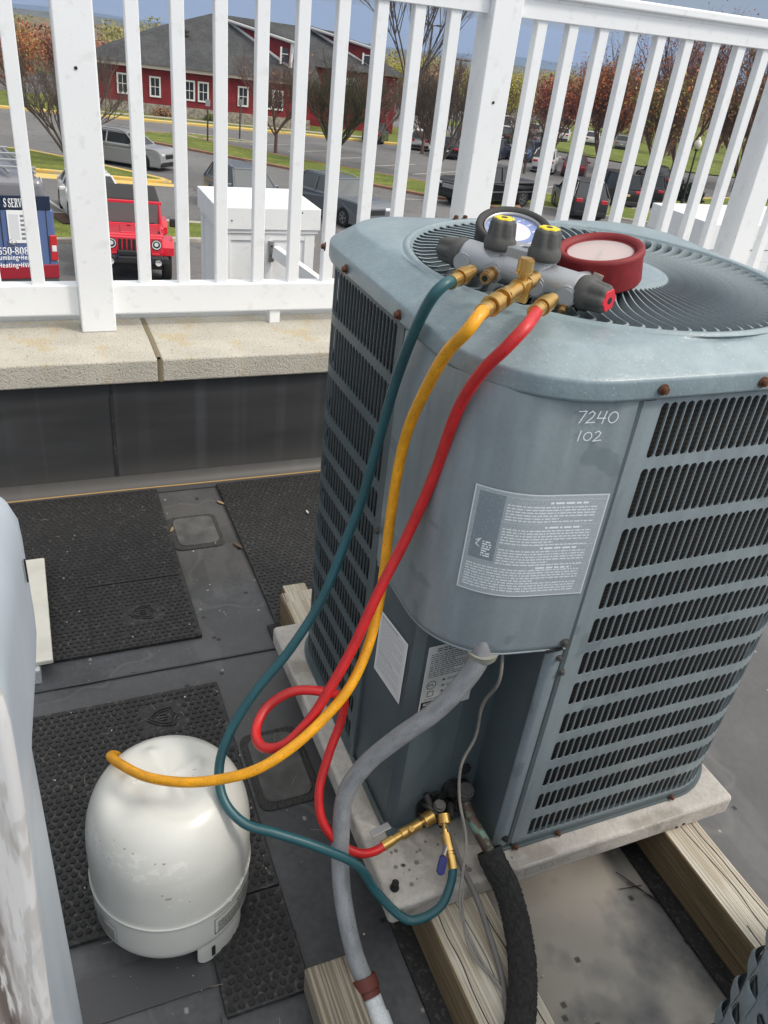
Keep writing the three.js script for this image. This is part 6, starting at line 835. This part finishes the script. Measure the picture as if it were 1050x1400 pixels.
function tree(name, label, x, z, h, o) {
  const t = far(name, label, 'tree', x, z, 0, o.group); const out = [], tips = []; const th = h * (o.th || 0.28);
  const trunk = cyl([0, -0.2, 0], [0, th, 0], h * 0.022 * (o.fat || 1), h * 0.016 * (o.fat || 1), 9); out.push(trunk);
  const kids = o.kids || 6; for (let i = 0; i < kids; i++) { const a = i / kids * 6.283 + rr(-0.4, 0.4), d = new THREE.Vector3(Math.cos(a) * (o.open || 0.5), 1, Math.sin(a) * (o.open || 0.5)).normalize(); branches(out, tips, new THREE.Vector3(0, th * lerp(0.7, 1, rnd()), 0), d, h * rr(0.34, 0.46), h * 0.011 * (o.br || o.fat || 1), o.depth || 3, o.spread || 0.75, o.up || 1); }
  part(t, 'trunk', out, o.bark || M.bark);
  if (o.leaf) part(t, 'crown', leaves(tips, o.n || 2500, o.size || 0.1, o.jit || 0.3), o.leaf);
  if (o.leaf2) part(t, 'crown', leaves(tips, (o.n || 2500) * 0.45, o.size || 0.1, o.jit || 0.3), o.leaf2);
  return t;
}
const greyBark = std({ color: lin(0.12, 0.095, 0.08), roughness: 1 }), redBark = std({ color: lin(0.17, 0.1, 0.08), roughness: 1 });
tree('bare_tree', 'bare tree with forked trunk on the yellow kerbed island at far left', 1.95, -38.9, 6.6, { depth: 4, th: 0.06, open: 0.85, spread: 0.85, up: 0.7, bark: greyBark, kids: 6 });
tree('bare_tree', 'small bare tree in a mulch ring between the white enclosure and red building', 14.0, -49.4, 5.8, { depth: 4, th: 0.22, open: 0.8, bark: redBark, leaf: LM.brown, n: 500, size: 0.06 });
tree('bare_tree', 'bare tree with upright olive limbs right of the mulch ring', 16.3, -45.6, 7.6, { depth: 4, th: 0.1, open: 0.8, spread: 0.95, up: 0.7, bark: std({ color: lin(0.07, 0.065, 0.035), roughness: 1 }), kids: 7 });
tree('bare_tree', 'bare brown tree hiding the right dormer of the red building', 21.2, -52, 6.5, { depth: 4, th: 0.16, open: 0.8, bark: redBark, leaf: LM.grey, n: 900, size: 0.05 });
tree('tall_bare_tree', 'tall bare tree with a straight dark trunk beside the near verge', 13.9, -31.2, 9.8, { depth: 4, th: 0.62, open: 0.42, fat: 0.75, br: 0.36, spread: 0.6, bark: greyBark, kids: 9 });
tree('bare_tree', 'bare grey tree above the parked saloon left of the railing post', 21.3, -42.5, 7.2, { depth: 4, th: 0.14, open: 0.7, bark: greyBark, kids: 7 });
tree('bare_tree', 'bare brown tree between the tall trunk and the far parked cars', 26.6, -56, 7, { depth: 4, th: 0.16, open: 0.8, bark: redBark, leaf: LM.brown, n: 900, size: 0.06 });
tree('bare_tree', 'bare twiggy tree in front of the steel blue hatchback', 30.6, -48.5, 5.2, { depth: 4, th: 0.14, open: 0.9, bark: greyBark, leaf: LM.rust, n: 500, size: 0.07 });
const AUT = [[41, -55, 9, 'orange', 'rust'], [37.8, -44.6, 9.6, 'olive', 'orange'], [44.6, -50.5, 11.5, 'rust', 'orange'], [47.5, -47, 10.5, 'brown', 'olive'], [52, -48, 12, 'orange', 'olive'], [56.5, -47, 11, 'rust', 'yellow'], [62, -46, 13, 'plum', 'red'], [41.5, -62, 9.5, 'red', 'orange'], [50, -66, 11, 'olive', 'brown'], [36.5, -66, 8, 'olive', 'yellow']];
const AUTL = ['orange leaved tree above the maroon car', 'orange brown tree between the dark sport utility and the lamp', 'tall rust coloured tree near the middle of the right railing', 'red brown tree left of the acorn lamp', 'orange and olive tree behind the acorn lamp', 'rust and yellow tree right of the acorn lamp', 'dark plum tree at the far right', 'red and orange tree beyond the white crossover', 'olive brown tree right of the far white cars', 'olive yellow tree beyond the railing post'];
AUT.forEach(([x, z, h, l1, l2], i) => tree('autumn_tree', AUTL[i], x, z, h * [1.0, 0.9, 1.05, 0.95, 1.1, 0.92, 1.05, 0.8, 0.95, 0.9][i], { th: 0.12, open: 0.55, spread: 0.7, bark: redBark, leaf: LM[l1], leaf2: LM[l2], n: [5200, 2600, 4200, 3000, 4600, 2800, 5000, 3600, 3000, 3200][i], size: 0.1, jit: 0.55, depth: 4 }));
tree('blossom_tree', 'small pink blossoming tree low at the far right', 47.5, -41.5, 5, { th: 0.15, open: 0.8, bark: greyBark, leaf: LM.pink, n: 1500, size: 0.12 });
const BK = [[-3, -84, 8, 'rust', 'orange'], [1.2, -92, 9, 'orange', 'olive'], [5.2, -100, 9, 'rust', 'brown'], [-9, -82, 8, 'orange', 'brown'], [52, -118, 10, 'yellow', 'olive'], [58, -112, 9, 'yellow', 'green'], [62, -105, 10, 'yellow', 'grey'], [70, -102, 11, 'olive', 'brown'], [78, -96, 11, 'olive', 'orange'], [86, -90, 12, 'orange', 'brown'], [94, -84, 12, 'olive', 'rust'], [66, -76, 12, 'brown', 'rust'], [75, -70, 13, 'orange', 'olive'], [84, -64, 13, 'rust', 'brown']];
BK.forEach(([x, z, h, l1, l2], i) => tree('woodland_tree', ['rust coloured tree behind the island tree at far left', 'orange olive tree rising left of the first post', 'brown tree just left of the red building roof', 'orange brown tree at the left frame edge', 'yellow green tree right of the red building', 'brightest yellow tree beside the tall trunk', 'yellow and grey tree behind the far white cars', 'olive brown tree behind the far white cars, further right', 'olive and orange tree in the back row above the pickup', 'orange tree in the back row above the dark sport utility', 'olive tree in the back row above the four by fours', 'brown tree in the back row left of the lamp', 'orange olive tree in the back row behind the lamp', 'rust brown tree in the back row at the right edge'][i], x, z, h * (i < 4 ? 0.66 : 0.92), { th: 0.12, open: 0.6, depth: 2, bark: redBark, leaf: LM[l1], leaf2: LM[l2], n: 6000, size: 0.13, jit: 0.9 }));
// shrubs by the building and a far wood on the slope
{
  const shrub = (label, x, z, r, m) => { const t = far('shrub', label, 'shrub', x, z); const tips = []; for (let i = 0; i < 120; i++) { const v = new THREE.Vector3(rr(-1, 1), rr(0, 1), rr(-1, 1)).normalize().multiplyScalar(r * rr(0.4, 1)); tips.push(v); } part(t, 'foliage', leaves(tips, 1500, r * 0.12, r * 0.15), m); };
  shrub('round green shrub under the right windows of the red building', 13.9, -67.2, 0.7, LM.green); shrub('dark shrub by the middle windows of the red building', 10.4, -68.0, 0.8, LM.brown); shrub('dark evergreen shrub left of the lamp post base', 36.4, -39.6, 1.3, leafMat(0.02, 0.03, 0.015)); shrub('low green shrub by the lamp post on the verge', 31.6, -35.0, 0.5, LM.green);
  const wood = (name, rows, mat, size) => { const tips = []; for (const [x, z, h] of rows) for (let k = 0; k < 14; k++) tips.push(new THREE.Vector3(x + rr(-2.4, 2.4), gy(x, z) + h * 0.75 * Math.pow(rnd(), 0.6), z + rr(-2.4, 2.4))); const m = part(scene, numbered(name), leaves(tips, rows.length * 260, size * 0.6, 1.4), mat); m.userData.kind = 'stuff'; tag(m, { far_wood: 'brown spring wood massed behind the car park', far_wood_001: 'rust coloured wood behind the red building at left', far_wood_002: 'olive wood on the slope in the distance' }[m.name], 'wood'); };
  const rowsA = []; for (let i = 0; i < 110; i++) { const f = rnd(); rowsA.push([lerp(62, 210, f) + rr(-8, 8), lerp(-135, -75, f) + rr(-14, 14), rr(6, 13)]); } wood('far_wood', rowsA, LM.brown, 0.5);
  const rowsB = []; for (let i = 0; i < 90; i++) { rowsB.push([lerp(-45, 22, rnd()), rr(-150, -105), rr(4, 7)]); } wood('far_wood', rowsB, LM.rust, 0.45);
  const rowsC = []; for (let i = 0; i < 130; i++) { const f = rnd(); rowsC.push([lerp(-60, 260, f) + rr(-20, 20), lerp(-230, -190, f) + rr(-30, 30), rr(6, 12)]); } wood('far_wood', rowsC, LM.olive, 0.6);
}
// hills
{
  const ridge = (name, dist, base, amp, sd, mat, ext = 1.6) => { const top = [], bot = [], back = []; for (let i = 0; i <= 120; i++) { const a = -1.2 + i / 120 * 2.8, x = Math.sin(a) * dist, z = -Math.cos(a) * dist; const y = EYE + base * dist + amp * dist * (fbm(i / 120, 0.37, 8, 5, sd) - 0.5); top.push([x, y, z]); bot.push([x * 0.82, EYE - 0.085 * dist, z * 0.82]); back.push([x * 1.12, y - amp * dist, z * 1.12]); } const m = part(scene, numbered(name), sheet([bot, top, back]), mat); m.userData.kind = 'structure'; };
  const hm = (r, g, b, s) => std({ map: tex(256, 256, (u, v) => mul3(c255(r, g, b), 0.75 + 0.5 * fbm(u, v, 40, 4, s)), [0.06, 0.2]), roughness: 1 });
  ridge('hill', 420, -0.042, 0.012, 501, hm(112, 100, 74, 511)); ridge('hill', 1100, -0.036, 0.01, 502, hm(92, 94, 84, 512)); ridge('hill', 3600, -0.028, 0.03, 503, hm(70, 84, 84, 513));
  scene.fog = new THREE.FogExp2(0x9fb4d4, 0.00022);
}
shade(scene);
renderer.render(scene, camera);
